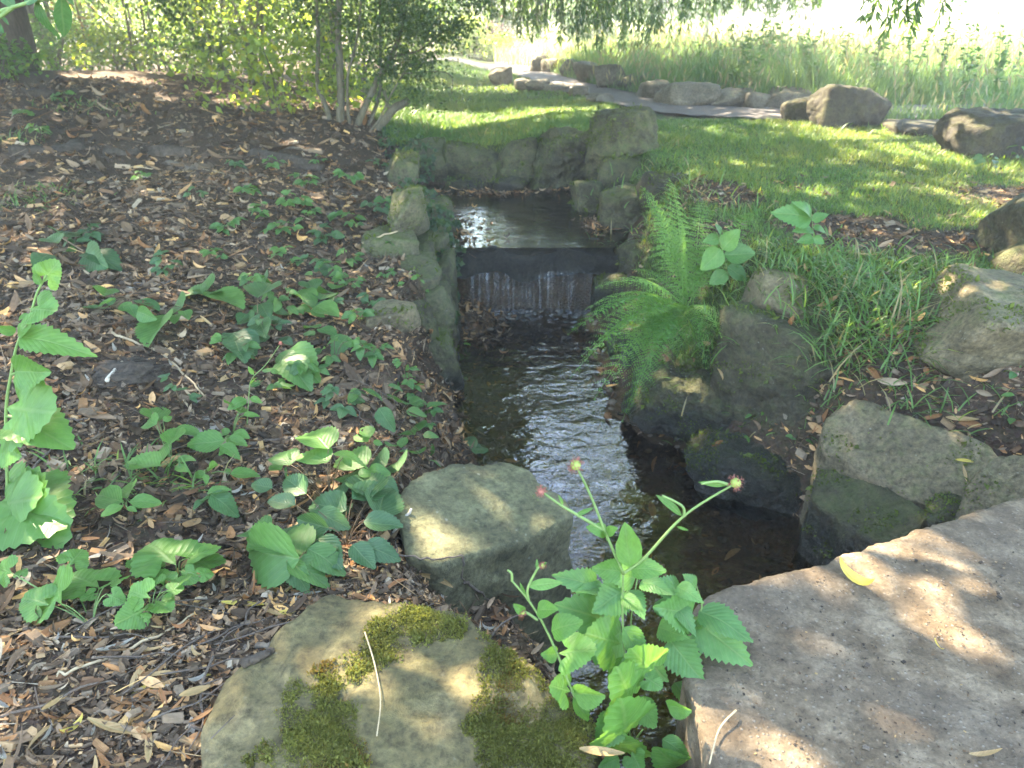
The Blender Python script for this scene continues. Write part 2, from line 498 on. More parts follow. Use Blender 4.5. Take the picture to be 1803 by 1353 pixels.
M['litter'] = plain_material('leaf_litter', (0, 0, 0), (1, 1, 1), 90, 0.85, 0.25, attr=True)
M['stem'] = plain_material('green_stem', (0.10, 0.17, 0.05), (0.16, 0.24, 0.08), 40, 0.6, 0.1)
M['stem_red'] = plain_material('bramble_stem', (0.09, 0.055, 0.03), (0.14, 0.10, 0.05), 40, 0.7, 0.1)
M['burr'] = plain_material('burr', (0.16, 0.05, 0.035), (0.30, 0.12, 0.09), 60, 0.8, 0.1)
M['burr_core'] = plain_material('burr_core', (0.16, 0.22, 0.04), (0.26, 0.30, 0.08), 60, 0.8, 0.3)
M['bramble'] = leaf_material('bramble_leaf', (0.045, 0.125, 0.040), (0.085, 0.20, 0.045))
M['bramble_dark'] = leaf_material('bramble_leaf_dark', (0.030, 0.085, 0.035), (0.05, 0.12, 0.04), trans=0.3)
M['geum'] = leaf_material('avens_leaf', (0.065, 0.17, 0.035), (0.10, 0.23, 0.05))
M['nettle'] = leaf_material('nettle_leaf', (0.055, 0.155, 0.045), (0.085, 0.21, 0.06))
M['broad'] = leaf_material('broad_leaf', (0.045, 0.13, 0.05), (0.07, 0.17, 0.06))
M['foliage'] = leaf_material('foliage', None, None, attr=True, vein=False, trans=0.55)
M['fern'] = leaf_material('fern_frond', (0.055, 0.15, 0.025), (0.14, 0.28, 0.06), vein=False, trans=0.45)
M['grass'] = leaf_material('grass_blades', None, None, attr=True, vein=False, trans=0.4, rough=0.5)
M['moss'] = leaf_material('moss_tufts', None, None, attr=True, vein=False, trans=0.3, rough=0.8, spec=0.1)
M['dry_tan'] = leaf_material('dry_leaf_tan', (0.30, 0.19, 0.085), (0.40, 0.27, 0.13), trans=0.2, tcol=(1.2, 1, 0.7), rough=0.6)
M['dry_orange'] = leaf_material('dry_leaf_orange', (0.22, 0.085, 0.030), (0.32, 0.15, 0.055), trans=0.2, tcol=(1.2, 0.9, 0.6), rough=0.6)
M['dry_grey'] = leaf_material('dry_leaf_grey', (0.17, 0.15, 0.125), (0.30, 0.27, 0.23), trans=0.15, tcol=(1.1, 1, 0.9), rough=0.7)
M['dry_yellow'] = leaf_material('dry_leaf_yellow', (0.42, 0.30, 0.05), (0.55, 0.42, 0.09), trans=0.25, tcol=(1.2, 1.1, 0.6), rough=0.55)

# ground material: colour comes from the attribute painted per vertex by what grows or lies there (soil, turf, gravel bed)
def ground_material():
    m, nt, out = new_mat('earth')
    tc = N(nt, 'TexCoord').outputs['Object']
    a = N(nt, 'Attribute', attribute_name='Col').outputs['Color']
    nf = noise(nt, tc, 55, 8, 0.7)
    nm = noise(nt, tc, 9, 6, 0.65)
    vo = N(nt, 'TexVoronoi', {'Vector': tc, 'Scale': 70.0})
    c = mixc(nt, 0.9, a, ramp(nt, nf, [(0.28, (0.35, 0.34, 0.33)), (0.5, (1, 1, 1)), (0.75, (1.8, 1.7, 1.6))]), 'MULTIPLY')
    c = mixc(nt, 0.6, c, ramp(nt, nm, [(0.3, (0.65, 0.62, 0.6)), (0.7, (1.25, 1.25, 1.25))]), 'MULTIPLY')
    c = mixc(nt, 0.35, c, mixc(nt, 0.5, a, vo.outputs['Color'], 'MULTIPLY'))
    bs = N(nt, 'BsdfPrincipled', {'Base Color': c, 'Roughness': 0.92, 'Specular IOR Level': 0.15})
    hgt = math_(nt, 'ADD', nf, math_(nt, 'MULTIPLY', vo.outputs['Distance'], 0.5))
    bp = N(nt, 'Bump', {'Height': hgt, 'Strength': 0.8, 'Distance': 0.02})
    nt.links.new(bp.outputs[0], bs.inputs['Normal'])
    nt.links.new(bs.outputs[0], out.inputs[0])
    return m
M['earth'] = ground_material()

# ------------------------------------------------------------------ zones
PATH = np.array([[9.0, 8.9], [6.5, 8.6], [4.4, 8.1], [2.75, 7.85], [1.85, 8.7], [1.3, 10.2], [0.95, 12.0], [0.45, 14.5], [-0.35, 17.0], [-1.8, 18.6], [-4.5, 19.5], [-9, 20.0]])
PATH_W = 0.48
def _densify(P, n=14):
    P = np.asarray(P, float); out = []
    for i in range(len(P) - 1):
        p0 = P[max(i - 1, 0)]; p1 = P[i]; p2 = P[i + 1]; p3 = P[min(i + 2, len(P) - 1)]
        for t in np.linspace(0, 1, n, endpoint=False):
            out.append(0.5 * ((2 * p1) + (-p0 + p2) * t + (2 * p0 - 5 * p1 + 4 * p2 - p3) * t * t + (-p0 + 3 * p1 - 3 * p2 + p3) * t ** 3))
    out.append(P[-1])
    return np.array(out)
PATHD = _densify(PATH)
def path_dist(x, y):
    x = np.asarray(x, float); y = np.asarray(y, float)
    d = np.full(x.shape, 1e9)
    for p in PATHD[::2]:
        d = np.minimum(d, (x - p[0]) ** 2 + (y - p[1]) ** 2)
    return np.sqrt(d)

def patch(x, y, spots):
    r = np.zeros(np.shape(x))
    for (a, b, rx, ry) in spots:
        r = np.maximum(r, 1 - np.sqrt(((x - a) / rx) ** 2 + ((y - b) / ry) ** 2))
    return r
_b1 = at(1275, 335, 0.8); _b2 = at(1600, 420, 0.8); _b3 = at(1250, 400, 0.8); _b4 = at(1500, 400, 0.8)
BARE = [(_b1[0], _b1[1], 0.28, 0.45), (_b2[0] + 0.1, _b2[1], 0.75, 0.30), (_b4[0], _b4[1] + 0.05, 0.5, 0.28), (_b3[0], _b3[1], 0.3, 0.3), (1.45, 1.75, 0.75, 0.42), (1.3, 1.3, 0.8, 0.5), (3.1, 4.1, 0.6, 0.5)]

def w_left(x, y):
    """1 on the mulch bank left of the stream"""
    edge = np.where(y < 6.2, xl(y), np.interp(y, [6.2, 7, 9.5, 12], [-0.9, -1.25, -1.9, -2.6]))
    return (x < edge - 0.01).astype(float)
def w_lawn(x, y):
    """how much turf grows here"""
    right = ((x > xr(y) + 0.22) & (y < 6.5)) | ((y >= 6.45) & (x > np.interp(y, [6.1, 7, 9.5, 12, 16], [-0.75, -1.2, -1.9, -2.6, -5])))
    w = right.astype(float) * (1 - np.clip(patch(x, y, BARE) * 2.6 + 0.55 * n2(x, y, 3.5, 77), 0, 1))
    w = w * (path_dist(x, y) > PATH_W + 0.03)
    w = w * sst(2.1, 2.8, y - 0.15 * sst(1.2, 2.2, x) + 0.25 * n2(x, y, 2, 78))
    return w
def is_meadow(x, y):
    """beyond the path, on its right hand side"""
    yp = np.interp(x, [-0.35, 0.45, 0.95, 1.3, 1.85, 2.75, 4.4, 6.5, 9.0], [17.0, 14.5, 12.0, 10.2, 8.7, 7.85, 8.1, 8.6, 8.9])
    return ((x > -0.4) & (y > yp + PATH_W + 0.30)) | ((x > 3.3) & (y > 7.15 - 0.12 * (x - 3.3)) & (path_dist(x, y) > PATH_W))

# ------------------------------------------------------------------ the setting: ground, path, water
def build_ground():
    xs = np.concatenate([-np.geomspace(3.0, 190, 46)[::-1], np.linspace(-3.0, -1.0, 60)[1:], np.linspace(-1.0, 1.9, 150)[1:], np.linspace(1.9, 4.0, 60)[1:], np.geomspace(4.0, 190, 46)[1:]])
    ys = np.concatenate([-np.geomspace(0.3, 60, 22)[::-1], np.linspace(-0.3, 0.5, 22)[1:], np.linspace(0.5, 6.6, 300)[1:], np.geomspace(6.6, 260, 90)[1:]])
    X, Y = np.meshgrid(xs, ys)
    Z = H(X, Y)
    near = (np.abs(X) < 5) & (Y < 9)
    Z = Z + np.where(near, 0.008 * n2(X, Y, 14, 3, 3), 0)
    V = np.stack([X, Y, Z], -1).reshape(-1, 3)
    nx, ny = len(xs), len(ys)
    i = np.arange(ny - 1)[:, None] * nx + np.arange(nx - 1)[None]
    Q = np.stack([i, i + 1, i + nx + 1, i + nx], -1).reshape(-1, 4)
    x, y = X.ravel(), Y.ravel()
    soil = np.array([0.065, 0.045, 0.029]); turf = np.array([0.045, 0.075, 0.020]); bed = np.array([0.075, 0.047, 0.022]); mead = np.array([0.36, 0.34, 0.20]); wood = np.array([0.085, 0.058, 0.038])
    L = w_lawn(x, y)[:, None]
    C = soil + (turf - soil) * L * 0.85
    C = np.where((is_meadow(x, y) & (y > 13))[:, None], mead, C)
    lf = (x < -1.9) & (y > 8)
    C = np.where(lf[:, None], wood, C)
    inl = ((x > xl(y) - 0.02) & (x < xr(y) + 0.04) & (y < 6.2) & (y > -1.5))[:, None]
    gr = 0.5 + 0.5 * n2(x, y, 5, 41)[:, None]
    C = np.where(inl, bed * (0.5 + 1.0 * np.clip(gr, 0, 1.2)), C)
    return tag(obj('ground', mesh_data('ground', V, Q, M['earth'], C)), kind='structure')
build_ground()

def strip(name, P, w, dz, mat, jag=0.0):
    P = np.asarray(P); t = unit(np.gradient(P, axis=0)); nrm = np.stack([t[:, 1], -t[:, 0]], -1)
    rows = []
    for f in (-1, -0.5, 0, 0.5, 1):
        off = w * f * (1 + jag * rng.normal(size=len(P)) * (abs(f) == 1))
        q = P + nrm * off[:, None]
        rows.append(np.stack([q[:, 0], q[:, 1], H(q[:, 0], q[:, 1]) + dz + 0.02 * (1 - f * f)], -1))
    V = np.stack(rows, 1).reshape(-1, 3)
    i = np.arange(len(P) - 1)[:, None] * 5 + np.arange(4)[None]
    Q = np.stack([i, i + 1, i + 6, i + 5], -1).reshape(-1, 4)
    return tag(obj(name, mesh_data(name, V, Q, mat)), kind='structure')
M['tarmac'] = plain_material('path_tarmac', (0.075, 0.066, 0.062), (0.14, 0.125, 0.115), 90, 0.9, 0.3)
strip('path', PATHD, PATH_W, 0.025, M['tarmac'], 0.05)

def water_material(name, tint, bump, scale, col_fac=0.0):
    m, nt, out = new_mat(name)
    geo = N(nt, 'NewGeometry').outputs['Position']
    mp = N(nt, 'Mapping', {'Vector': geo, 'Scale': (0.8, 1.25, 1.0)}).outputs[0]
    h = math_(nt, 'ADD', noise(nt, mp, scale, 3, 0.55, 0.6), math_(nt, 'MULTIPLY', noise(nt, mp, scale * 2.4, 2, 0.5, 0.4), 0.12))
    bp = N(nt, 'Bump', {'Height': h, 'Strength': bump, 'Distance': 0.02}).outputs[0]
    fr = N(nt, 'Fresnel', {'IOR': 1.5, 'Normal': bp}).outputs[0]
    fr = math_(nt, 'MULTIPLY', fr, 1.25, True)
    tr = N(nt, 'BsdfTransparent', {'Color': tint})
    gl = N(nt, 'BsdfGlossy', {'Color': (1, 1, 1), 'Roughness': 0.03, 'Normal': bp})
    mx = N(nt, 'MixShader', {0: fr, 1: tr.outputs[0], 2: gl.outputs[0]})
    nt.links.new(mx.outputs[0], out.inputs[0])
    return m
M['water'] = water_material('stream_water', (0.52, 0.43, 0.28), 0.34, 10.5)
M['pool'] = water_material('pool_water', (0.50, 0.46, 0.28), 0.22, 15.0)

def water_sheet(name, y0, y1, z, mat, ny, amp, nx=56):
    ys = np.linspace(y0, y1, ny)
    f = np.linspace(0, 1, nx)
    L = xl(ys) - 0.10; R = xr(ys) + 0.16
    X = L[:, None] + (R - L)[:, None] * f[None]
    Y = np.repeat(ys[:, None], nx, 1)
    flow = sst(4.5, 2.6, Y) * 0 + 1
    rough = 0.6 + 1.6 * sst(3.3, 4.3, Y) * (z < 0.2)
    Z = z + amp * rough * (0.5 + 0.5 * np.clip(n2(X, Y * 0.6, 2.2, 58, 2) + 0.6, 0, 1.4)) * (n2(X, Y, 13, 51, 3) + 0.15 * n2(X + 0.3 * n2(X, Y, 6, 57, 1), Y, 34, 52, 2)) + (0.003 if z < 0.2 else 0.0006) * n2(X, Y, 5, 55, 2)
    V = np.stack([X, Y, Z], -1).reshape(-1, 3)
    i = np.arange(ny - 1)[:, None] * nx + np.arange(nx - 1)[None]
    Q = np.stack([i, i + 1, i + nx + 1, i + nx], -1).reshape(-1, 4)
    return tag(obj(name, mesh_data(name, V, Q, mat)), kind='structure')
water_sheet('stream_water', -1.2, 4.44, 0.0, M['water'], 330, 0.0016)
water_sheet('pool_water', 4.47, 6.6, POOL_Z, M['pool'], 110, 0.0016)

# ------------------------------------------------------------------ the weir and its falling water
def box_grid(x0, x1, y0, y1, z0, z1, step):
    """closed box with gridded faces"""
    Vs, Qs, n = [], [], 0
    def face(o, a, b):
        nonlocal n
        na = max(2, int(np.linalg.norm(a) / step) + 1); nb = max(2, int(np.linalg.norm(b) / step) + 1)
        s, t = np.meshgrid(np.linspace(0, 1, na), np.linspace(0, 1, nb), indexing='ij')
        V = np.asarray(o)[None, None] + s[..., None] * np.asarray(a) + t[..., None] * np.asarray(b)
        i = (np.arange(na - 1)[:, None] * nb + np.arange(nb - 1)[None])
        Qs.append(np.stack([i, i + nb, i + nb + 1, i + 1], -1).reshape(-1, 4) + n)
        Vs.append(V.reshape(-1, 3)); n += na * nb
    dx, dy, dz = np.array([x1 - x0, 0, 0]), np.array([0, y1 - y0, 0]), np.array([0, 0, z1 - z0])
    o = np.array([x0, y0, z0], float)
    face(o, dy, dx); face(o + dz, dx, dy)
    face(o, dx, dz); face(o + dy, dz, dx)
    face(o, dz, dy); face(o + dx, dy, dz)
    return np.concatenate(Vs), np.concatenate(Qs)
def rough_box(name, dims, mat, parent, seed, amp=0.012, step=0.02, sc=9):
    V, Q = box_grid(*dims, step)
    D = np.stack([fbm(V * sc, seed + k * 7, 3) for k in range(3)], -1)
    return obj(name, mesh_data(name, V + amp * D, Q, mat), parent)

weir = empty('weir', (0.1, 4.5, 0), 'dark wet stone weir crossing the stream below the upper pool', 'weir')
def rel(o, v): return tuple(np.array(v) - np.array(o.location))
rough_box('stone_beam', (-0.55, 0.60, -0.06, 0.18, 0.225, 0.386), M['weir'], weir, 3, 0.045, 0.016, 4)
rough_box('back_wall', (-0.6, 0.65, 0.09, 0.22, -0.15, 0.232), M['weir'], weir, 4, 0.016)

def glassy(name, dif, a, b):
    m, nt, out = new_mat(name)
    tc = N(nt, 'TexCoord').outputs['Object']
    mp = N(nt, 'Mapping', {'Vector': tc, 'Scale': (1, 0.05, 0.035)}).outputs[0]
    n1 = noise(nt, mp, 62, 5, 0.65)
    f = N(nt, 'MapRange', {'Value': n1, 'From Min': 0.47, 'From Max': 0.74, 'To Min': a, 'To Max': b}, clamp=True).outputs[0]
    tr = N(nt, 'BsdfTransparent', {'Color': (0.9, 0.9, 0.88)})
    df = N(nt, 'BsdfPrincipled', {'Base Color': dif, 'Roughness': 0.12, 'Specular IOR Level': 0.6})
    mx = N(nt, 'MixShader', {0: f, 1: tr.outputs[0], 2: df.outputs[0]})
    nt.links.new(mx.outputs[0], out.inputs[0])
    return m
M['fall'] = glassy('falling_water', (0.36, 0.37, 0.37), 0.02, 0.42)
M['foam'] = glassy('foam_water', (0.36, 0.37, 0.38), 0.08, 0.5)
def falling_water():
    nx, nz = 150, 14
    xs = np.linspace(-0.30, 0.53, nx); ts = np.linspace(0, 1, nz)
    X, T = np.meshgrid(xs, ts)
    Z = 0.245 - 0.25 * T
    gap = n2(X, T * 0.3, 14, 61, 2)
    Y = WEIR_Y - 0.055 - 0.03 * np.sqrt(T) + 0.018 * gap
    V = np.stack([X + 0.004 * n2(X, T, 20, 62), Y, Z], -1).reshape(-1, 3)
    i = np.arange(nz - 1)[:, None] * nx + np.arange(nx - 1)[None]
    Q = np.stack([i, i + 1, i + nx + 1, i + nx], -1).reshape(-1, 4)
    keep = (n2(xs[:-1], np.zeros(nx - 1), 22, 63, 2) > -2)
    Q = Q.reshape(nz - 1, nx - 1, 4)[:, keep].reshape(-1, 4)
    o = tag(obj('waterfall', mesh_data('waterfall', V, Q, M['fall'])), kind='structure')
    # churned water at the foot
    b = Bag()
    for k in range(260):
        x = rng.uniform(-0.2, 0.52); y = WEIR_Y - 0.09 - abs(rng.normal()) * 0.10
        s = rng.uniform(0.004, 0.015)
        th = np.arange(6) / 6 * 2 * math.pi
        ring = np.stack([np.cos(th) * s * rng.uniform(1, 2.2), np.sin(th) * s, np.zeros(6)], -1)
        P = np.concatenate([ring * 1.0, ring * 0.65 + [0, 0, s * 0.45], [[0, 0, s * 0.6]]]) + [x, y, 0.0]
        j = np.arange(6); j2 = (j + 1) % 6
        b.add(P, np.stack([j, j2, j2 + 6, j + 6], -1), np.stack([j + 6, j2 + 6, np.full(6, 12)], -1))
    tag(obj('foam', b.mesh('foam', M['foam'])), kind='stuff')
falling_water()

# ------------------------------------------------------------------ stones
_ico_cache = {}
def ico(n):
    if n not in _ico_cache:
        import bmesh
        bm = bmesh.new(); bmesh.ops.create_icosphere(bm, subdivisions=n, radius=1)
        V = np.array([v.co[:] for v in bm.verts]); F = np.array([[v.index for v in f.verts] for f in bm.faces]); bm.free()
        _ico_cache[n] = (unit(V), F)
    return _ico_cache[n]

def stone_mesh(name, dims, seed, mat, sub=4, sharp=14, chips=9, amp=0.05, planes=None, strata=0.0, boxy=0.5, flat_top=True):
    """a stone as the meeting of support planes, edges worn round, surface broken by noise. dims = half sizes"""
    r = np.random.default_rng(seed)
    D, F = ico(sub)
    d = np.asarray(dims, float)
    U = unit(D / (0.35 + 0.65 * d / d.max())[None]) if False else D
    if planes is None:
        nn, dd = [], []
        for ax in range(3):
            for s in (-1, 1):
                n = np.zeros(3); n[ax] = s
                n = unit(n + r.normal(size=3) * (0.13 if ax == 2 and flat_top else 0.22))
                nn.append(n); dd.append(1.0 if ax == 2 else r.uniform(0.88, 1.05))
        for k in range(chips):
            n = unit(r.normal(size=3)); nn.append(n); dd.append(r.uniform(0.92, 1.28 + 0.25 * boxy))
        nn = np.array(nn); dd = np.array(dd)
        g = np.maximum(D @ nn.T / dd[None], 0)
        rad = (g ** sharp).sum(1) ** (-1.0 / sharp)
        V = D * rad[:, None] * d[None]
    else:
        nn = unit(np.array([p[0] for p in planes], float)); dd = np.array([p[1] for p in planes], float)
        S = unit(D * d[None])
        g = np.maximum(S @ nn.T / dd[None], 0)
        rad = (g ** sharp).sum(1) ** (-1.0 / sharp)
        V = S * rad[:, None]
    s = float(np.mean(d))
    nrm = unit(V / d[None] ** 2)
    off = seed * 3.1
    big = fbm(V / s * 0.9 + off, seed, 2) * 0.9
    mid = fbm(V / s * 2.6 + off, seed + 5, 4)
    rid = np.abs(fbm(V / s * 1.9 + off, seed + 9, 3))
    fine = fbm(V / s * 9 + off, seed + 11, 3)
    disp = s * amp * (0.8 * big + 0.7 * mid - 0.9 * rid + 0.18 * fine)
    if strata:
        disp = disp + s * strata * np.sin(V[:, 2] / s * 9 + 2 * mid) * (np.abs(nrm[:, 2]) < 0.75)
    if sub >= 5:
        pit = fbm(V / s * 5.0 + off, seed + 21, 4)
        disp = disp + s * amp * (0.35 * pit - 0.5 * np.clip(np.abs(fbm(V / s * 3.1 + off, seed + 23, 3)) * -6 + 0.6, 0, 1))
    V = V + nrm * disp[:, None]
    return mesh_data(name, V, F, mat)

def mesh_world(me, Mx):
    me.transform(Mx); me.update()

def stone(name, label, cat, base, dims, yaw, seed, mat, tilt=(0, 0), sink=0.15, group=None, **kw):
    """dims: full width, depth, height; base: the middle of its foot"""
    hd = np.array(dims) / 2
    hd[2] = dims[2] * (1 + sink) / 2
    me = stone_mesh(name, hd, seed, mat, **kw)
    o = obj(name, me, None, (base[0], base[1], base[2] + dims[2] / 2 - dims[2] * sink / 2))
    o.rotation_euler = (tilt[0], tilt[1], yaw)
    return tag(o, label, cat, group)

def stone_px(name, label, x0, y0, x1, y1, zb, depth, seed, mat, yaw=0.0, cat='stone', gain=1.0, **kw):
    """stone filling a box of the photograph, its foot at height zb"""
    xc = (x0 + x1) / 2
    f = at(xc, y1, zb)
    yb = f[1]
    ym = yb + depth * 0.5
    top = aty(xc, y0, yb + depth * 0.65)
    hgt = max(top[2] - zb, 0.05)
    l = aty(x0, (y0 + y1) / 2, ym); r_ = aty(x1, (y0 + y1) / 2, ym)
    wdt = (r_[0] - l[0]) * gain
    return stone(name, label, cat, ((l[0] + r_[0]) / 2, ym, zb), (wdt, depth, hgt), yaw, seed, mat, **kw)

# path edging, far row (meadow side) and near row (lawn side)
far_row = [(936, 100, 968, 128), (962, 105, 1000, 130), (994, 108, 1030, 137), (1022, 113, 1058, 148), (1052, 118, 1096, 158), (1094, 135, 1140, 162), (1130, 143, 1178, 178),
           (1174, 147, 1250, 190), (1246, 160, 1312, 190), (1312, 166, 1362, 192), (1356, 160, 1420, 192)]
words = ['first', 'second', 'third', 'fourth', 'fifth', 'sixth', 'seventh', 'eighth', 'ninth', 'tenth', 'eleventh', 'twelfth']
for k, (a, b, c, d) in enumerate(far_row):
    zz = float(G((a + c) / 2, d)[2]) + 0.02
    lb = f'pale edging stone below the tall grass, {words[len(far_row) - 1 - k]} from the near right end of that row'
    stone_px('edging_stone', lb, a, b - 3, c, d, zz, 0.45, 100 + k, M['rock_far'], yaw=0.2 * math.sin(k * 2.3), group='edging stones on the meadow side of the path', sub=4, amp=0.07, cat='edging stone', gain=1.25)
near_row = [(862, 118, 902, 150), (905, 138, 935, 160), (928, 140, 966, 163), (962, 148, 1000, 164), (1004, 152, 1036, 174), (1034, 164, 1080, 186)]
for k, (a, b, c, d) in enumerate(near_row):
    lb = 'upright pale edging stone at the far end of the lawn-side row, by the path bend' if k == 0 else f'low edging stone between lawn and path, {words[len(near_row) - 1 - k]} from the near end of that row'
    stone_px('edging_stone', lb, a, b, c, d, 0.79, 0.38, 130 + k, M['rock_far'], yaw=0.3 * math.sin(k * 1.7), group='edging stones on the lawn side of the path', sub=4, amp=0.07, cat='edging stone')

# boulders at the edge of the right lawn
stone_px('boulder', 'big dark brown boulder standing on the lawn before the tall grass', 1420, 156, 1562, 230, 0.79, 0.55, 21, M['rock_dark'], yaw=0.1, sub=5, amp=0.08, cat='boulder', flat_top=False, gain=1.05)
stone_px('boulder', 'smaller dark boulder leaning against the left side of the big dark lawn boulder', 1378, 172, 1470, 224, 0.79, 0.40, 22, M['rock_dark'], yaw=-0.3, amp=0.08, cat='boulder', flat_top=False)
stone_px('boulder', 'low flat dark boulder in the grass between the two big lawn boulders', 1560, 213, 1680, 246, 0.79, 0.5, 23, M['rock_dark'], cat='boulder')
stone_px('boulder', 'large blocky grey boulder with a hollowed top at the right side of the lawn', 1660, 192, 1850, 285, 0.78, 0.5, 24, M['rock_dark'], cat='boulder', sub=5, amp=0.07, gain=1.0)
stone_px('boulder', 'rounded grey boulder cut by the right edge above the leaf-strewn bare earth', 1755, 335, 1900, 480, 0.76, 0.42, 25, M['rock_bank'], cat='boulder', sub=5, amp=0.05)
stone_px('boulder', 'half buried grey stone below the rounded boulder at the right edge', 1770, 420, 1880, 520, 0.72, 0.3, 26, M['rock_bank'], cat='boulder')

# stones round the upper pool
stone_px('pool_stone', 'tall dark stone with a square flat top standing above the pool', 1032, 192, 1168, 330, 0.52, 0.42, 31, M['rock_moss'], sub=6, amp=0.09, sharp=18)
stone_px('pool_stone', 'yellow-lichened stone below the tall flat-topped stone', 1008, 232, 1058, 308, 0.52, 0.25, 32, M['rock_wall'], amp=0.06)
stone_px('pool_stone', 'large leaning mossy stone at the back of the pool', 940, 228, 1030, 345, 0.36, 0.35, 33, M['rock_moss'], sub=6, amp=0.10, tilt=(0.1, 0.25), flat_top=False)
stone_px('pool_stone', 'rounded mossy pool stone left of the large leaning one', 872, 250, 946, 338, 0.36, 0.32, 34, M['rock_moss'], sub=5, amp=0.10, flat_top=False)
stone_px('pool_stone', 'broad turf-covered stone at the back left of the pool', 782, 252, 884, 335, 0.36, 0.4, 35, M['rock_moss'], sub=5, amp=0.10, flat_top=False)
stone_px('pool_stone', 'dark stone in the left back corner of the pool', 700, 245, 790, 335, 0.36, 0.4, 36, M['rock_moss'])
stone_px('pool_stone', 'small dark wet stone at the waterline below the rounded mossy stone', 862, 310, 920, 348, 0.36, 0.16, 37, M['rock_dark'])
stone_px('pool_stone', 'flat wet stone at the waterline in the left back corner of the pool', 780, 316, 850, 345, 0.36, 0.14, 38, M['rock_dark'])
stone_px('pool_stone', 'dark blocky stone below the tall stone, right of the pool', 1050, 275, 1140, 345, 0.50, 0.34, 39, M['rock_moss'], amp=0.06)
stone_px('pool_stone', 'small dark stone standing in the pool near its right edge', 1008, 318, 1064, 384, 0.36, 0.22, 40, M['rock_moss'])
stone_px('pool_stone', 'rounded mossy stone on the right corner of the pool above the weir', 1056, 322, 1180, 410, 0.38, 0.38, 41, M['rock_moss'], sub=5, amp=0.09, flat_top=False)
stone_px('pool_stone', 'dark stone tucked behind the rounded mossy corner stone', 1130, 300, 1215, 370, 0.6, 0.3, 42, M['rock_dark'])

# right bank below the weir
stone_px('bank_stone', 'mossy stone at the right end of the weir, half hidden by the fern', 1082, 420, 1190, 500, 0.22, 0.34, 51, M['rock_moss'])
stone_px('bank_stone', 'stone with brown dead leaves at the foot of the weir, right side', 1036, 480, 1130, 580, -0.05, 0.36, 52, M['rock_bank'])
stone_px('bank_stone', 'dark stone under the fern fronds at the waterline', 1080, 560, 1200, 690, -0.08, 0.4, 53, M['rock_bank'])
stone_px('bank_stone', 'smooth pale stone set in the turf above the mossy bank block', 1318, 474, 1430, 565, 0.60, 0.28, 54, M['rock'], sub=5, amp=0.035, yaw=0.1)
stone_px('bank_stone', 'large mossy block of the right bank below the grass fringe', 1300, 568, 1560, 800, 0.14, 0.40, 55, M['rock_bank'], sub=6, amp=0.085, sharp=16, yaw=-0.1, tilt=(0.05, 0.06), boxy=1.0)
stone_px('bank_stone', 'overhanging mossy bank lump left of the large mossy block', 1120, 640, 1320, 790, 0.03, 0.42, 56, M['rock_bank'], sub=6, amp=0.12, flat_top=False)
stone_px('bank_stone', 'large pale grey block with a flat mossy top at the right edge', 1628, 505, 1900, 690, 0.58, 0.42, 57, M['rock'], sub=5, amp=0.05, sharp=24, yaw=-0.1, tilt=(0.06, 0.03), boxy=1.2)
stone_px('bank_stone', 'dark wet stone at the water edge below the mossy block', 1215, 785, 1450, 935, -0.10, 0.34, 58, M['rock_bank'], sub=6, amp=0.09, yaw=-0.3, tilt=(0, 0.1))

stone_px('bank_stone', 'squared mossy block sunk in the turf right of the large mossy block', 1530, 600, 1660, 700, 0.46, 0.26, 64, M['rock_bank'], sub=5, amp=0.07, sharp=22, boxy=1.2)
stone_px('bank_stone', 'low squared stone peeping from the grass behind the smooth pale stone', 1420, 478, 1520, 545, 0.62, 0.24, 65, M['rock'], sub=5, amp=0.06, sharp=22, boxy=1.2)

def poly_stone(name, label, cat, top_px, base_z, mat, seed, sub=6, sharp=26, amp=0.03, out=0.12, foot=None, extra=(), **kw):
    """stone whose top outline is given at photographed corners (px, py, z)"""
    P = np.array([at(a, b, z) for a, b, z in top_px])
    c = P.mean(0); c[2] = (P[:, 2].mean() + base_z) / 2
    planes = []
    # best fitting top plane
    A = np.c_[P[:, :2] - c[:2], np.ones(len(P))]
    k, *_ = np.linalg.lstsq(A, P[:, 2] - c[2], rcond=None)
    n = unit(np.array([-k[0], -k[1], 1.0])); planes.append((n, k[2] * n[2]))
    planes.append((np.array([0, 0, -1.0]), c[2] - base_z))
    ar = 0.5 * np.sum(P[:, 0] * np.roll(P[:, 1], -1) - np.roll(P[:, 0], -1) * P[:, 1])
    Q = P if ar > 0 else P[::-1]
    for i in range(len(Q)):
        a, b = Q[i], Q[(i + 1) % len(Q)]
        e = b - a
        h = unit(np.array([e[1], -e[0], 0.0]))
        nn = unit(h + np.array([0, 0, out]))
        planes.append((nn, max(0.02, float(nn @ ((a + b) / 2 - c)))))
    for nn, q in extra:
        nn = unit(np.array(nn, float)); planes.append((nn, float(nn @ (np.array(q) - c))))
    d = np.array([np.ptp(P[:, 0]) / 2, np.ptp(P[:, 1]) / 2, max(0.05, (P[:, 2].max() - base_z) / 2)])
    me = stone_mesh(name, d, seed, mat, sub=sub, sharp=sharp, amp=amp, planes=planes, **kw)
    return tag(obj(name, me, None, tuple(c)), label, cat)

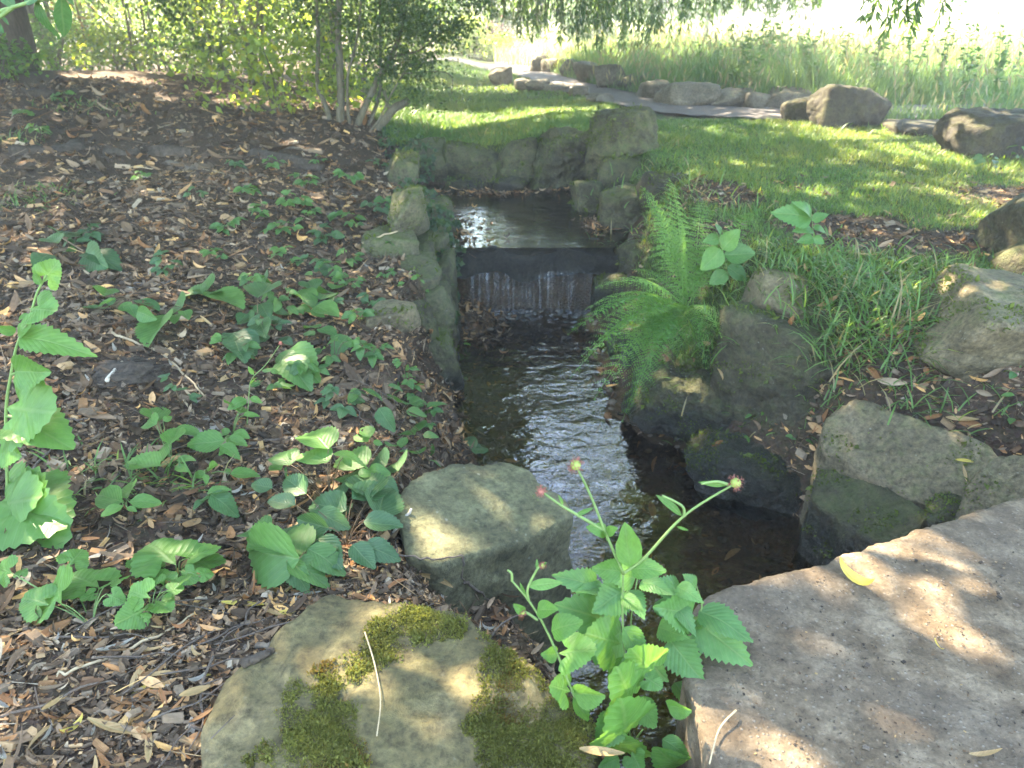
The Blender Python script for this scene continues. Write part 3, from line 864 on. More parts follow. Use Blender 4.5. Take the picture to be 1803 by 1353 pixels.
def on_bank(pts):
    return [(a, b, float(G(a, b)[2]) + l) for a, b, l in pts]
slab_face = poly_stone('bank_stone', 'broad slanting slab with a bare pale face in the right bank earth', 'stone',
    on_bank([(1500, 695, .07), (1580, 715, .07), (1720, 765, .07), (1770, 820, .08), (1705, 885, .12), (1610, 880, .12), (1450, 800, .12), (1450, 735, .10)]), -0.05, M['rock'], 60, amp=0.06, sharp=40, out=0.03)
poly_stone('bank_stone', 'low mossy ledge with dead leaves at the water edge, near the concrete slab', 'stone',
    on_bank([(1440, 830, .10), (1500, 805, .10), (1600, 870, .12), (1640, 920, .14), (1570, 965, .22), (1490, 925, .20), (1425, 880, .16)]), -0.12, M['rock_bank'], 61, amp=0.06, sharp=40, out=0.03)
poly_stone('bank_stone', 'pale stone jammed between the slanting slab and the concrete slab', 'stone',
    on_bank([(1740, 800, .12), (1830, 780, .12), (1860, 850, .14), (1790, 905, .18), (1690, 905, .18), (1700, 850, .14)]), 0.0, M['rock'], 62, amp=0.05, sub=5)
stone_px('bank_stone', 'small wedge stone in the dark gap beside the slanting slab', 1640, 870, 1700, 925, 0.30, 0.12, 63, M['rock_bank'])

# left retaining wall
LW = [('square topped pale stone of the left wall beside the weir', (640, 404, 742, 500), 0.40, 0.30, 71, 'rock_wall'),
      ('rounded grey stone of the left wall, right of the square topped one', (722, 440, 772, 520), 0.30, 0.22, 72, 'rock_wall'),
      ('tall pale upright stone of the left wall standing in the stream', (706, 510, 790, 660), 0.02, 0.30, 73, 'rock_wall'),
      ('narrow dark mossy stone of the left wall next to the waterfall', (760, 450, 806, 610), -0.05, 0.30, 74, 'rock_moss'),
      ('flat brown stone in the mulch behind the upright wall stone', (650, 532, 735, 590), 0.52, 0.2, 75, 'rock'),
      ('long pale coping stone on the left edge of the pool', (690, 330, 748, 420), 0.62, 0.45, 76, 'rock_wall'),
      ('pale coping stone of the left pool wall below the bush', (685, 274, 740, 330), 0.58, 0.4, 77, 'rock_wall'),
      ('dark wall stone at the left pool edge under ivy', (735, 345, 800, 430), 0.36, 0.4, 78, 'rock_moss')]
for k, (lb, bx, zb, dp, sd, mt) in enumerate(LW):
    stone_px('wall_stone', lb, *bx, zb, dp, sd, M[mt], sub=5, amp=0.05, sharp=18, yaw=0.12)

# lower courses of the left wall, standing in the stream bank
LC = [('lowest wall stone nearest the viewer, half in the water', 3.36, .17, .14, .34, .30, 'rock_wall'), ('second lowest wall stone along the stream, mossy', 3.62, .14, .16, .36, .34, 'rock_moss'), ('third lowest wall stone along the stream, pale', 3.92, .12, .16, .34, .34, 'rock_wall'), ('lowest wall stone touching the leaf heap under the weir', 4.22, .12, .15, .36, .34, 'rock_moss'),
      ('upper course wall stone over the second lowest one', 3.66, .24, .42, .38, .24, 'rock_wall'), ('upper course wall stone over the third lowest one', 4.0, .22, .42, .36, .24, 'rock_moss'), ('flat upper course stone against the weir beam', 4.32, .13, .44, .30, .22, 'rock_wall'), ('small upper course stone over the nearest wall stone', 3.38, .28, .36, .28, .20, 'rock_moss')]
for k, (lb, y, dx, zc, ln, ht, mt) in enumerate(LC):
    x = float(xl(np.array([y]))[0]) - dx
    stone('wall_stone', lb + ' of the left wall' if len(lb.split()) < 12 else lb, 'stone', (x, y, zc - ht / 2), (0.26, ln, ht), 0.12 + 0.1 * math.sin(k * 2.1), 170 + k, M[mt], tilt=(0, -0.12), sub=5, amp=0.08, sharp=18)

# foreground stones
boulder = poly_stone('boulder', 'grey-green boulder with sun spots standing in the stream in front', 'boulder',
    [(722, 855, .60), (790, 815, .61), (868, 803, .60), (930, 822, .58), (1000, 885, .555), (1024, 930, .53), (960, 948, .54), (900, 975, .55), (830, 1010, .57), (720, 975, .60), (690, 900, .61)],
    -0.12, M['rock_boulder'], 81, amp=0.045, sharp=70, out=0.03)
mossy = poly_stone('boulder', 'broad mossy flat-topped stone at the bottom beside the concrete slab', 'boulder',
    [(640, 1004, .70), (720, 1012, .71), (800, 1062, .72), (960, 1095, .70), (1055, 1165, .68), (1060, 1300, .66), (1000, 1420, .68), (560, 1480, .72), (330, 1370, .70), (370, 1200, .71), (520, 1080, .715)],
    0.15, M['rock_fg'], 82, amp=0.05, sharp=60, out=0.04)

# concrete slab bridging the stream
def concrete_material():
    m, nt, out = new_mat('worn_concrete')
    tc = N(nt, 'TexCoord').outputs['Object']
    n0 = noise(nt, tc, 3.0, 5, 0.6); n1 = noise(nt, tc, 14, 7, 0.7); nf = noise(nt, tc, 120, 5, 0.7)
    vo = N(nt, 'TexVoronoi', {'Vector': tc, 'Scale': 95.0})
    c = ramp(nt, n1, [(0.34, (0.055, 0.038, 0.022)), (0.5, (0.105, 0.077, 0.048)), (0.66, (0.185, 0.142, 0.093))])
    c = mixc(nt, N(nt, 'MapRange', {'Value': n0, 'From Min': 0.45, 'From Max': 0.7, 'To Min': 0, 'To Max': 0.75}, clamp=True).outputs[0], c, (0.085, 0.068, 0.05))
    sp = N(nt, 'MapRange', {'Value': vo.outputs['Distance'], 'From Min': 0.12, 'From Max': 0.30, 'To Min': 1, 'To Max': 0}, clamp=True).outputs[0]
    c = mixc(nt, math_(nt, 'MULTIPLY', sp, 0.28), c, ramp(nt, N(nt, 'SeparateXYZ', {0: vo.outputs['Color']}).outputs[0], [(0.0, (0.06, 0.05, 0.04)), (0.5, (0.2, 0.17, 0.13)), (1.0, (0.42, 0.37, 0.30))]))
    c = mixc(nt, 0.8, c, ramp(nt, nf, [(0.3, (0.55, 0.55, 0.55)), (0.7, (1.35, 1.35, 1.35))]), 'MULTIPLY')
    bs = N(nt, 'BsdfPrincipled', {'Base Color': c, 'Roughness': 0.9, 'Specular IOR Level': 0.25})
    hgt = math_(nt, 'ADD', math_(nt, 'MULTIPLY', nf, 0.6), math_(nt, 'MULTIPLY', sp, 0.5))
    hgt = math_(nt, 'ADD', hgt, n1)
    bp = N(nt, 'Bump', {'Height': hgt, 'Strength': 0.7, 'Distance': 0.006})
    nt.links.new(bp.outputs[0], bs.inputs['Normal'])
    nt.links.new(bs.outputs[0], out.inputs[0])
    return m
M['concrete'] = concrete_material()
def concrete_slab():
    z = 0.72
    px = [(1250, 1353), (1232, 1230), (1222, 1110), (1224, 1066), (1242, 1046), (1290, 1030), (1380, 1008), (1460, 985), (1520, 960), (1560, 952), (1640, 925), (1720, 898), (1803, 868), (1950, 815)]
    edge = [tuple(at(a, b, z)[:2]) for a, b in px]
    edge = [(0.30, -1.2)] + edge + [(2.6, 2.0), (2.6, -1.2)]
    E_ = _densify(np.array(edge), 30)
    E_ = E_ + 0.008 * np.stack([n2(E_[:, 0], E_[:, 1], 22, 91, 4), n2(E_[:, 0], E_[:, 1], 22, 92, 4)], -1)
    # smooth interior by shrinking rings towards the middle
    c = np.array([1.5, 0.4])
    rings = []
    for f, dz in ((1.0, -0.22), (1.003, -0.10), (1.002, -0.018), (0.9985, -0.004), (0.985, 0.0), (0.95, 0), (0.9, 0), (0.82, 0), (0.72, 0), (0.6, 0), (0.45, 0), (0.25, 0), (0.02, 0)):
        q = c + (E_ - c) * f
        zz = z + dz + (0.004 * n2(q[:, 0], q[:, 1], 9, 93) + 0.003 * n2(q[:, 0], q[:, 1], 40, 94) if dz > -0.1 else 0)
        if dz <= -0.02: q = q + 0.006 * n2(q[:, 0] + dz * 9, q[:, 1], 25, 95)[:, None]
        rings.append(np.c_[q, np.broadcast_to(zz, len(q))])
    V = np.concatenate(rings); n = len(E_); R = len(rings)
    i = np.arange(R - 1)[:, None] * n; j = np.arange(n)[None]; j2 = (j + 1) % n
    Q = np.stack([i + j, i + j2, i + n + j2, i + n + j], -1).reshape(-1, 4)
    Q = np.concatenate([Q])
    o = obj('concrete_slab', mesh_data('concrete_slab', V, [Q, np.arange(n)[::-1][None]], M['concrete']))
    tag(o, 'worn speckled concrete slab bridging the stream at the bottom right', 'slab')
concrete_slab()

# ------------------------------------------------------------------ trees, bushes, canopy
def tree_limb(pts, r0, r1, bag=None, k=8):
    P = _densify(np.asarray(pts, float), 6)
    P = P + 0.02 * np.stack([n2(P[:, 2], P[:, 0], 1.7, 5 + q) for q in range(3)], -1)
    t = np.linspace(0, 1, len(P))
    return tube(P, r0 + (r1 - r0) * t ** 0.8, k, bag)

def colours(n, lo, hi, yel=0.0):
    t = rng.random((n, 1))
    c = np.asarray(lo) + (np.asarray(hi) - np.asarray(lo)) * t
    c = c * (0.8 + 0.4 * rng.random((n, 1)))
    if yel:
        k = rng.random(n) < yel
        c[k] = c[k] * np.array([1.9, 1.35, 0.7])
    return c

# where sunlight gets through the willow's crown: spots seen on the ground and stones (px, py, z, radius)
SPOTS = [(790, 1225, .71, .034), (760, 1265, .71, .018), (690, 1150, .71, .022), (490, 1310, .72, .028), (800, 920, .58, .022), (760, 925, .59, .022), (872, 843, .59, .022), (905, 905, .57, .022), (860, 825, .6, .02),
         (985, 900, .55, .015), (1590, 960, .72, .07), (1700, 920, .72, .08), (1780, 900, .72, .05), (1480, 1010, .72, .04), (1760, 1090, .72, .05), (1790, 1150, .72, .03), (1640, 1075, .72, .025), (1390, 1050, .72, .025),
         (560, 760, .66, .02), (670, 880, .64, .015), (540, 945, .62, .02), (100, 1100, .70, .022), (170, 965, .70, .02), (680, 940, .56, .03), (660, 1020, .6, .03), (520, 1050, .64, .03),
         (40, 430, .78, .10), (20, 395, .8, .10), (100, 350, .8, .06), (300, 440, .75, .05), (120, 205, .95, .2), (200, 158, 1.0, .3), (40, 190, .95, .15), (1275, 330, .79, .10), (1130, 335, .75, .06), (1060, 470, .5, .06), (1045, 530, .3, .05),
         (1130, 1020, .9, .03), (1230, 1130, .8, .03), (1580, 790, .6, .035), (1600, 820, .5, .03), (1640, 320, .79, .08), (1440, 345, .79, .12), (1550, 400, .78, .12), (1700, 400, .78, .10), (1330, 290, .79, .12), (1080, 400, .5, .08),
         (1160, 755, 0.0, .06), (1230, 700, .25, .03), (730, 300, .6, .08), (960, 347, .42, .12), (1270, 745, .2, .03), (1050, 780, 0.0, .04), (1240, 770, .15, .025), (600, 275, .62, .06), (700, 620, .5, .02), (1680, 560, .72, .06), (1740, 530, .74, .06)]
SP = np.array([at(a, b, z) for a, b, z, r in SPOTS]); SPR = np.array([s[3] for s in SPOTS])

def lit_zone(x, y):
    lit = (y > 13.5 + 0.8 * n2(x, y, 0.4, 201)) | ((x > 5.2) & (y > 9.2)) | (x > 7.5)
    band = (np.abs(y - 8.0 - 0.25 * n2(x, y, 0.6, 202)) < 0.55) & (x > -3) & (x < 1.3)
    band |= (np.abs(y - 11.3 - 0.3 * n2(x, y, 0.6, 203)) < 0.75) & (x > -3) & (x < 1.2)
    left = (x < -1.6) & (y > 8.0) & (n2(x, y, 0.8, 204) > 0.02)
    rnd = n2(x, y, 2.4, 205, 2) > 0.80
    rnd |= (n2(x, y, 1.5, 206, 2) > 0.42) & (y > 3.2) & (x > 0.7)
    rnd &= np.hypot(x + 0.1, y - 0.85) > 0.75
    rnd &= ~((x > 2.0) & (x < 6.5) & (y > 4.6) & (y < 8.2))
    rnd &= ~((np.abs(x) < 0.8) & (y > 5.3) & (y < 6.6))
    return lit | band | left | rnd

def willow():
    t = empty('willow_tree', (-6.2, 9.3, 0.9), 'old willow whose brown trunk stands at the top left behind the mulch bank', 'tree')
    o = np.array(t.location)
    b = Bag()
    tree_limb(np.array([(-6.2, 9.3, 0.6), (-6.15, 9.25, 1.3), (-5.95, 9.2, 2.6), (-5.6, 9.1, 4.0)]) - o, 0.56, 0.40, b, 16)
    for k in range(6):
        a = k / 6 * 6.28
        tree_limb(np.array([(-6.4, 9.3, 1.3), (-6.4 + 0.45 * math.cos(a), 9.3 + 0.45 * math.sin(a), 0.95), (-6.4 + 1.0 * math.cos(a), 9.3 + 1.0 * math.sin(a), 0.72)]) - o, 0.22, 0.05, b, 8)
    obj('trunk', b.mesh('trunk', M['bark']), t)
    for k, e in enumerate([(-2, 6, 6.0), (0.5, 8.0, 5.4), (3.2, 9.5, 4.6), (-4, 3.5, 6.4), (-1, 12, 6.4), (2.6, 14, 4.6), (-8, 12, 6), (-3.5, 8, 8), (1.6, 5.5, 4.2), (-0.5, 3.2, 5.2)]):
        e = np.array(e, float); s = np.array((-5.6, 9.1, 3.9))
        m = s + (e - s) * 0.5 + [0, 0, 1.2]
        bb = Bag()
        tree_limb(np.array([s, m, e]) - o, 0.2, 0.03, bb, 7)
        for q in range(5):
            p0 = bez(s, m, e, 9)[3 + q]
            tree_limb(np.array([p0, p0 + rng.normal(size=3) * [0.8, 0.8, 0.4], p0 + rng.normal(size=3) * [1.6, 1.6, 0.7]]) - o, 0.05, 0.01, bb, 5)
        obj('limb', bb.mesh('limb', M['bark']), t)
    n = 130000
    gx = rng.uniform(-10, 8.0, n); gy = rng.uniform(-0.6, 14.5, n)
    z = rng.uniform(3.6, 8.2, n)
    z = np.where(gx > 1.2, 3.4 + (z - 3.6) * 0.45, z)
    g = np.stack([gx, gy, np.full(n, 0.75)], -1)
    p = g + SDIR[None] * ((z - 0.75) / SDIR[2])[:, None]
    keep = ~lit_zone(gx, gy)
    for c, r in zip(SP, SPR):
        w = p - c
        d = w - (w @ SDIR)[:, None] * SDIR
        keep &= np.linalg.norm(d, axis=1) > r + 0.035
    # the open window of sky over the stream
    w = p - np.array([0.35, 2.3, 0.0])
    az = np.degrees(np.arctan2(w[:, 0], w[:, 1])); el = np.degrees(np.arctan2(w[:, 2], np.hypot(w[:, 0], w[:, 1])))
    win = (az > -1.5) & (az < 14) & (el > 24) & (el < 60)
    keep &= ~(win & (n2(p[:, 0], p[:, 1], 1.1, 209, 2) + 0.5 * n2(p[:, 0], p[:, 2], 2.5, 211, 2) > -0.45))
    keep &= n2(p[:, 0], p[:, 1] + p[:, 2], 1.1, 210, 2) > -0.75
    p = p[keep]; n = len(p)
    yd = unit(rng.normal(size=(n, 3)) * [1, 1, 0.5] + [0, 0, -0.7]); nr = unit(rng.normal(size=(n, 3)) + [0, 0, 0.8])
    b = Bag()
    scatter(DIA_V * [0.42, 1, 1], DIA_Q, p - o, yd, nr, rng.uniform(0.16, 0.30, n), colours(n, (0.06, 0.11, 0.03), (0.10, 0.15, 0.04)), b)
    tag(obj('crown', b.mesh('crown', M['foliage'], False), t), kind='stuff')
    # curtains of hanging twigs: p = pixel of the lower end, y = distance
    def strand(px, py, y, top, bag, leaf=0.075, dens=26):
        e = aty(px, py, y)
        s = np.array([e[0] + rng.normal() * 0.12, e[1] + rng.normal() * 0.1, top])
        pts = bez(s, (s + e) / 2 + [rng.normal() * 0.05, 0, 0.1], e, 7)
        V, Q, T = tube(pts - o, np.linspace(0.004, 0.0015, 7), 4)
        bag.add(V, Q, T, (0.12, 0.11, 0.05))
        m = int((top - e[2]) * dens) + 4
        f = rng.random(m) ** 0.7
        q = bez(s, (s + e) / 2, e, 40)[(f * 39).astype(int)]
        scatter(DIA_V * [0.2, 1, 1], DIA_Q, q - o, unit(rng.normal(size=(m, 3)) * [0.5, 0.5, 0.3] + [0, 0, -1]), rng.normal(size=(m, 3)), rng.uniform(0.7, 1.3, m) * leaf, colours(m, (0.05, 0.11, 0.04), (0.09, 0.16, 0.05)), bag)
    b = Bag()
    for k in range(330):
        px = 850 + 590 * rng.random() ** 1.35
        strand(px, max(2, 55 * (1 if px < 1260 else .5) *  abs(math.sin(min(px - 830, 400) / 440 * math.pi)) ** 0.6 * rng.uniform(0.4, 1.75) + rng.normal() * 6), rng.uniform(9.5, 13), 4.5, b, 0.11, 20)
    tag(obj('hanging_foliage', b.mesh('hanging_foliage', M['foliage'], False), t), kind='stuff')
    for px, py in [(1515, 48), (1528, 62), (1540, 40), (1556, 72), (1563, 58), (1580, 30), (1598, 66), (1604, 52), (1612, 38), (1648, 48), (1655, 20), (1535, 25), (1590, 48), (1572, 44)]:
        b = Bag(); strand(px, py, 4.3 + rng.normal() * 0.15, 3.9, b, 0.075, 40)
        obj('hanging_twig', b.mesh('hanging_twig', M['foliage'], False), t)
willow()

def foliage_cloud(n, centre, radii, leaf, lo, hi, seed, yel=0.0, clumps=40, droop=0.3, flat=0.0):
    r = np.random.default_rng(seed)
    d = unit(r.normal(size=(clumps, 3)))
    d[:, 2] = np.abs(d[:, 2]) * r.choice([1, 1, -0.7], clumps)
    cc = d * (r.uniform(0.35, 1.0, (clumps, 1)) ** 0.6)
    sz = r.uniform(0.12, 0.30, clumps)
    k = r.integers(0, clumps, n)
    p = cc[k] + r.normal(size=(n, 3)) * sz[k][:, None]
    p = p * np.asarray(radii)[None] + np.asarray(centre)[None]
    yd = unit(r.normal(size=(n, 3)) + [0, 0, -droop]); nr = unit(r.normal(size=(n, 3)) + [0, -0.2, 0.9])
    shade = (0.75 + 0.5 * r.random(clumps))[k][:, None]
    c = colours(n, lo, hi, yel) * shade
    return p, yd, nr, r.uniform(0.65, 1.3, n) * leaf, c

def r_seed(k): return np.random.default_rng(k + 5000)

def bush(name, label, cat, x, y, rx, ry, h, n, leaf, lo, hi, seed, z0=None, yel=0.0, stems=5, group=None, lift=0.0, clumps=40):
    z = Hs(x, y) if z0 is None else z0
    t = empty(name, (x, y, z), label, cat, group)
    b = Bag()
    p, yd, nr, sz, c = foliage_cloud(n, (0, 0, lift + (h - lift) * 0.5), (rx, ry, (h - lift) * 0.52), leaf, lo, hi, seed, yel, clumps)
    p[:, 2] = np.abs(p[:, 2] - 0.02) + 0.01
    lowk = r_seed(seed).random(n) < 0.18
    p[lowk, 2] *= 0.35
    scatter(LEAF2_V, None, p, yd, nr, sz, c, b, TT=LEAF2_T)
    tag(obj('foliage', b.mesh('foliage', M['foliage'], False), t), kind='stuff')
    s = Bag()
    for k in range(stems):
        e = np.array([rng.normal() * rx * 0.5, rng.normal() * ry * 0.5, h * rng.uniform(0.6, 0.95)])
        tree_limb([rng.normal(size=3) * [0.05, 0.05, 0] + [0, 0, -0.05], e * [0.4, 0.4, 0.5], e], 0.012 + 0.008 * h, 0.004, s, 6)
    obj('trunk' if cat == 'tree' else 'stems', s.mesh('stems', M['bark_green']), t)
    return t

G1, G2 = (0.045, 0.10, 0.025), (0.10, 0.20, 0.04)          # fresh green
D1, D2 = (0.025, 0.06, 0.022), (0.05, 0.105, 0.035)        # dark green
Y1, Y2 = (0.12, 0.19, 0.035), (0.20, 0.27, 0.05)           # yellow green

# multi-stemmed shrub beside the pool
def shrub():
    root = at(608, 258, 0.62)
    y0 = root[1]
    t = empty('shrub', tuple(root), 'multi-stemmed small-leaved shrub at the end of the mulch bank left of the pool', 'shrub')
    stems = [([(604, 262), (600, 180), (598, 80), (602, -60), (606, -200)], .045, .022, 0.0), ([(622, 250), (655, 160), (690, 100), (706, 40), (715, -100)], .035, .015, 0.0),
             ([(640, 250), (662, 190), (672, 120), (668, 20), (672, -120)], .022, .010, 0.15), ([(598, 250), (575, 190), (560, 150), (562, 60), (556, -60)], .030, .014, 0.1),
             ([(655, 245), (690, 195), (712, 182), (722, 176)], .045, .030, -0.05), ([(690, 195), (682, 180), (678, 160)], .022, .016, -0.05),
             ([(620, 240), (610, 150), (632, 60), (640, -80)], .016, .008, -0.1), ([(690, 100), (740, 90), (790, 50), (830, 42)], .012, .005, -0.1),
             ([(672, 130), (720, 130), (790, 128), (795, 165)], .008, .003, -0.15), ([(640, 250), (665, 215), (700, 150), (720, 120)], .012, .006, -0.2)]
    for P, r0, r1, dy in stems:
        b = Bag()
        tree_limb([aty(a, c, y0 + dy * min(1, k)) - root for k, (a, c) in enumerate(P)], r0, r1, b, 8)
        obj('stem', b.mesh('stem', M['bark_green']), t)
    b = Bag()
    blobs = [(640, 30, .0, 60, 45, 900), (700, 60, -.1, 70, 55, 1500), (770, 30, -.2, 80, 50, 1700), (690, 120, 0, 60, 50, 900), (740, 110, -.1, 60, 45, 800), (820, 30, -.15, 45, 45, 900), (570, 40, .2, 50, 60, 700), (650, -60, 0, 150, 60, 2000), (790, -70, 0, 110, 60, 1500), (760, 170, -.1, 40, 25, 160), (715, 180, -.15, 50, 22, 150), (610, 120, .2, 60, 60, 400), (650, -200, 0, 160, 90, 1800)]
    for px, py, dy, rx, ry, n in blobs:
        c = aty(px, py, y0 + dy) - root
        s = y0 / FPX * 1.06
        p, yd, nr, sz, cl = foliage_cloud(n, c, (rx * s, rx * s * 0.8, ry * s), 0.034, (0.028, 0.06, 0.022), (0.06, 0.11, 0.03), px + 7, 0.05, 18)
        scatter(LEAF2_V, None, p, yd, nr, sz, cl, b, TT=LEAF2_T)
    tag(obj('foliage', b.mesh('foliage', M['foliage'], False), t), kind='stuff')
shrub()

# undergrowth behind the mulch bank
def gp(px, py, z=0.9): return at(px, py, z)
UG = [('shrub', 'bright yellow-green leafy shrub at the rear edge of the mulch, left of the multi-stemmed shrub', 500, 205, .85, .9, .5, .75, 1300, .075, Y1, Y2),
      ('shrub', 'tall fresh-green bush left of the thin pale stems of the multi-stemmed shrub', 460, 175, .85, 1.1, .8, 2.6, 4200, .060, G1, Y2),
      ('shrub', 'dark glossy-leaved bush behind the sunlit brown mound', 390, 165, .88, .9, .6, 1.3, 2600, .06, D1, D2),
      ('shrub', 'loose sunlit bush behind the slender saplings', 250, 118, .9, 1.6, .9, 2.6, 3600, .065, G1, Y2),
      ('shrub', 'low sprawling green bush at the foot of the willow trunk', 105, 125, .95, 0.9, .6, .9, 1500, .07, G1, G2),
      ('shrub', 'shaded bush standing right behind the willow trunk', 95, 80, .9, 1.4, .9, 2.8, 2600, .07, D1, G2),
      ('shrub', 'low leafy plant clump at the left frame edge before the trunk', 10, 175, .92, .5, .3, .45, 420, .07, G1, G2),
      ('shrub', 'low green undergrowth between the slender saplings', 205, 150, .95, .7, .35, .55, 900, .06, G1, Y2),
      ('shrub', 'knee-high bright undergrowth right of the slender saplings', 310, 128, .95, .9, .4, .75, 1300, .06, G1, Y1),
      ('shrub', 'low dark undergrowth behind the rear edge of the mulch, in the middle', 150, 120, .95, .8, .5, .8, 1200, .06, D1, G2),
      ('shrub', 'tall loose bush filling the gap over the sunlit brown mound', 345, 85, .9, 1.3, .8, 2.4, 2600, .07, G1, Y2),
      ('shrub', 'tall shaded bush behind the middle saplings', 200, 90, .9, 1.5, .8, 2.6, 2800, .07, D1, Y2),
      ('shrub', 'sunlit green thicket seen between the shrub stems', 640, 135, .8, 1.2, .8, 2.2, 2600, .06, G1, Y2),
      ('shrub', 'bright bush right behind the pool-side shrub', 735, 118, .8, 1.0, .8, 1.5, 1800, .065, G1, Y1)]
for k, (nm, lb, px, py, z, rx, ry, h, n, lf, lo, hi) in enumerate(UG):
    c = gp(px, py, z)
    bush(nm, lb, 'shrub', c[0], c[1], rx, ry, h, n, lf, lo, hi, 300 + k, yel=0.08)
for k, (px, py, hh) in enumerate([(245, 150, 2.2), (268, 148, 2.6), (232, 140, 1.8), (285, 140, 2.4), (160, 130, 2.0)]):
    c = gp(px, py, .95)
    lb = ['slender dark sapling', 'tallest slender sapling', 'thin leaning sapling', 'slender sapling with sparse top leaves', 'red-brown withered sapling'][k] + [' in the middle of the row behind the mulch', ' right of the middle one behind the mulch', ' left of the middle one behind the mulch', ' beside the sunlit brown mound', ' near the willow trunk'][k]
    t = empty('sapling', (c[0], c[1], Hs(c[0], c[1])), lb, 'sapling')
    b = Bag(); e = np.array([rng.normal() * 0.15, rng.normal() * 0.1, hh]); tree_limb([(0, 0, -0.05), e * 0.5 + [0.05, 0, 0], e], .018, .006, b, 6)
    obj('stem', b.mesh('stem', M['bark']), t)
    b = Bag()
    p, yd, nr, sz, cl = foliage_cloud(420, (e[0] * 0.6, e[1] * 0.6, hh * 0.62), (0.4, 0.35, hh * 0.4), .06, *(((.13, .06, .03), (.26, .13, .07)) if k == 4 else (G1, G2)), 340 + k, 0.05, 16)
    scatter(LEAF2_V, None, p, yd, nr, sz, cl, b, TT=LEAF2_T)
    tag(obj('foliage', b.mesh('foliage', M['foliage'], False), t), kind='stuff')

# wall of trees and bushes further back on the left
far_left = [(-13, 14), (-10.5, 15.5), (-8.2, 14), (-6.2, 15.8), (-4.6, 13.6), (-3.6, 15.5), (-2.8, 12.6), (-2.3, 17), (-3.4, 20.5), (-6, 20), (-10, 19)]
fl_words = ['beyond the willow trunk, out on the far left', 'second from the left, behind the willow trunk', 'third from the left, half behind the willow trunk', 'behind the slender saplings', 'behind the sunlit brown mound', 'in the gap right of the saplings', 'just left of the multi-stemmed shrub', 'seen through the shrub stems', 'in the back row behind the shrub', 'in the back row behind the saplings', 'in the back row behind the willow']
for k, (x, y) in enumerate(far_left):
    dk = k % 3 == 1
    bush('bushy_tree', ('dark' if dk else 'light green') + ' leafy tree ' + fl_words[k], 'tree', x, y, 1.5, 1.2, 4.2 + (k % 3) * 0.8, 3400, .10, *((D1, D2) if dk else (G1, Y1)), 400 + k, group='trees at the back of the mulch bank', clumps=60, yel=0.1)

# beyond the lawn: bright bushes at the path bend and the trees closing the view
bush('shrub', 'bright yellow-green round bush at the path bend', 'shrub', *at(880, 103, .82)[:2], .45, .4, .62, 1500, .07, Y1, Y2, 450, clumps=26)
bush('shrub', 'pale sunlit bush left of the path bend', 'shrub', *at(815, 100, .82)[:2], .8, .6, .95, 2200, .08, Y1, (0.26, 0.32, 0.10), 451)
bush('shrub', 'small purple-leaved bush behind the yellow-green round bush', 'shrub', at(855, 96, .82)[0], 21.0, .5, .4, .9, 900, .08, (0.05, 0.015, 0.025), (0.10, 0.03, 0.05), 452)
bush('shrub', 'low dark bush behind the purple-leaved bush', 'shrub', 0.1, 23.5, .9, .6, 1.1, 1600, .09, (0.012, 0.03, 0.015), D1, 453)
bush('shrub', 'dark clipped bush at the back edge of the bright meadow', 'shrub', 2.4, 25.5, 1.1, .6, 1.0, 1500, .10, (0.015, 0.035, 0.018), D2, 454)
bt = [(-3.6, 25), (-1.4, 26), (0.9, 27), (3.2, 28), (5.4, 29), (7.6, 31), (-6.5, 25), (2.2, 33), (10.5, 46), (13.5, 50), (-9.5, 26)]
bw = ['left of the path bend', 'above the pale sunlit bush', 'above the purple bush', 'at the back of the bright meadow, fourth along', 'at the back of the bright meadow, fifth along', 'at the right end of the row behind the meadow', 'beyond the lawn behind the shrub', 'in the second row behind the meadow', 'far across the meadow, the nearer of two', 'far across the meadow, the further of two', 'at the left end of the row behind the path']
for k, (x, y) in enumerate(bt):
    bush('tree', 'broad leafy tree ' + bw[k], 'tree', x, y, 1.9, 1.5, 5.5 + (k % 3), 3600, .14, (0.045, 0.10, 0.04), (0.10, 0.19, 0.06), 460 + k, group='trees closing the view beyond the lawn and meadow', clumps=60)
hb = Bag()
for (x0, x1, y0, y1) in [(-60, -12, 30, 45), (-12, 20, 48, 60), (14, 70, 62, 75), (45, 80, 20, 60), (-60, -25, -10, 30)]:
    n = 5200
    p = np.stack([rng.uniform(x0, x1, n), rng.uniform(y0, y1, n), np.zeros(n)], -1)
    top = 6 + 3 * n2(p[:, 0], p[:, 1], 0.2, 480)
    p[:, 2] = H(p[:, 0], p[:, 1]) + rng.random(n) ** 0.8 * top
    scatter(LEAF2_V, None, p, unit(rng.normal(size=(n, 3))), unit(rng.normal(size=(n, 3)) + [0, -0.3, 0.8]), rng.uniform(0.7, 1.4, n), colours(n, D1, G2), hb, TT=LEAF2_T)
tag(obj('far_woodland', hb.mesh('far_woodland', M['foliage'], False)), 'distant green woodland closing the horizon round the park', 'woodland', kind='stuff')

# ------------------------------------------------------------------ grass
def blades(pos, h, w, lean, lo, hi, bag, nrm=None, yel=0.05):
    n = len(pos)
    az = rng.uniform(0, 2 * math.pi, n)
    yd = np.stack([np.cos(az) * lean, np.sin(az) * lean, np.ones(n)], -1)
    nr = np.stack([np.cos(az), np.sin(az), -lean * np.ones(n)], -1)
    V = BLADE_V * [1, 1, 1]
    scatter(V, BLADE_Q, pos, yd, nr, h, colours(n, lo, hi, yel), bag, wid=np.broadcast_to(w, (n,)) / np.broadcast_to(h, (n,)), TT=BLADE_T)

def sample(n, x0, x1, y0, y1, wf, ypow=1.0):
    x = rng.uniform(x0, x1, n); y = y0 + (y1 - y0) * rng.random(n) ** ypow
    k = rng.random(n) < wf(x, y)
    x, y = x[k], y[k]
    return np.stack([x, y, H(x, y) - 0.004], -1)

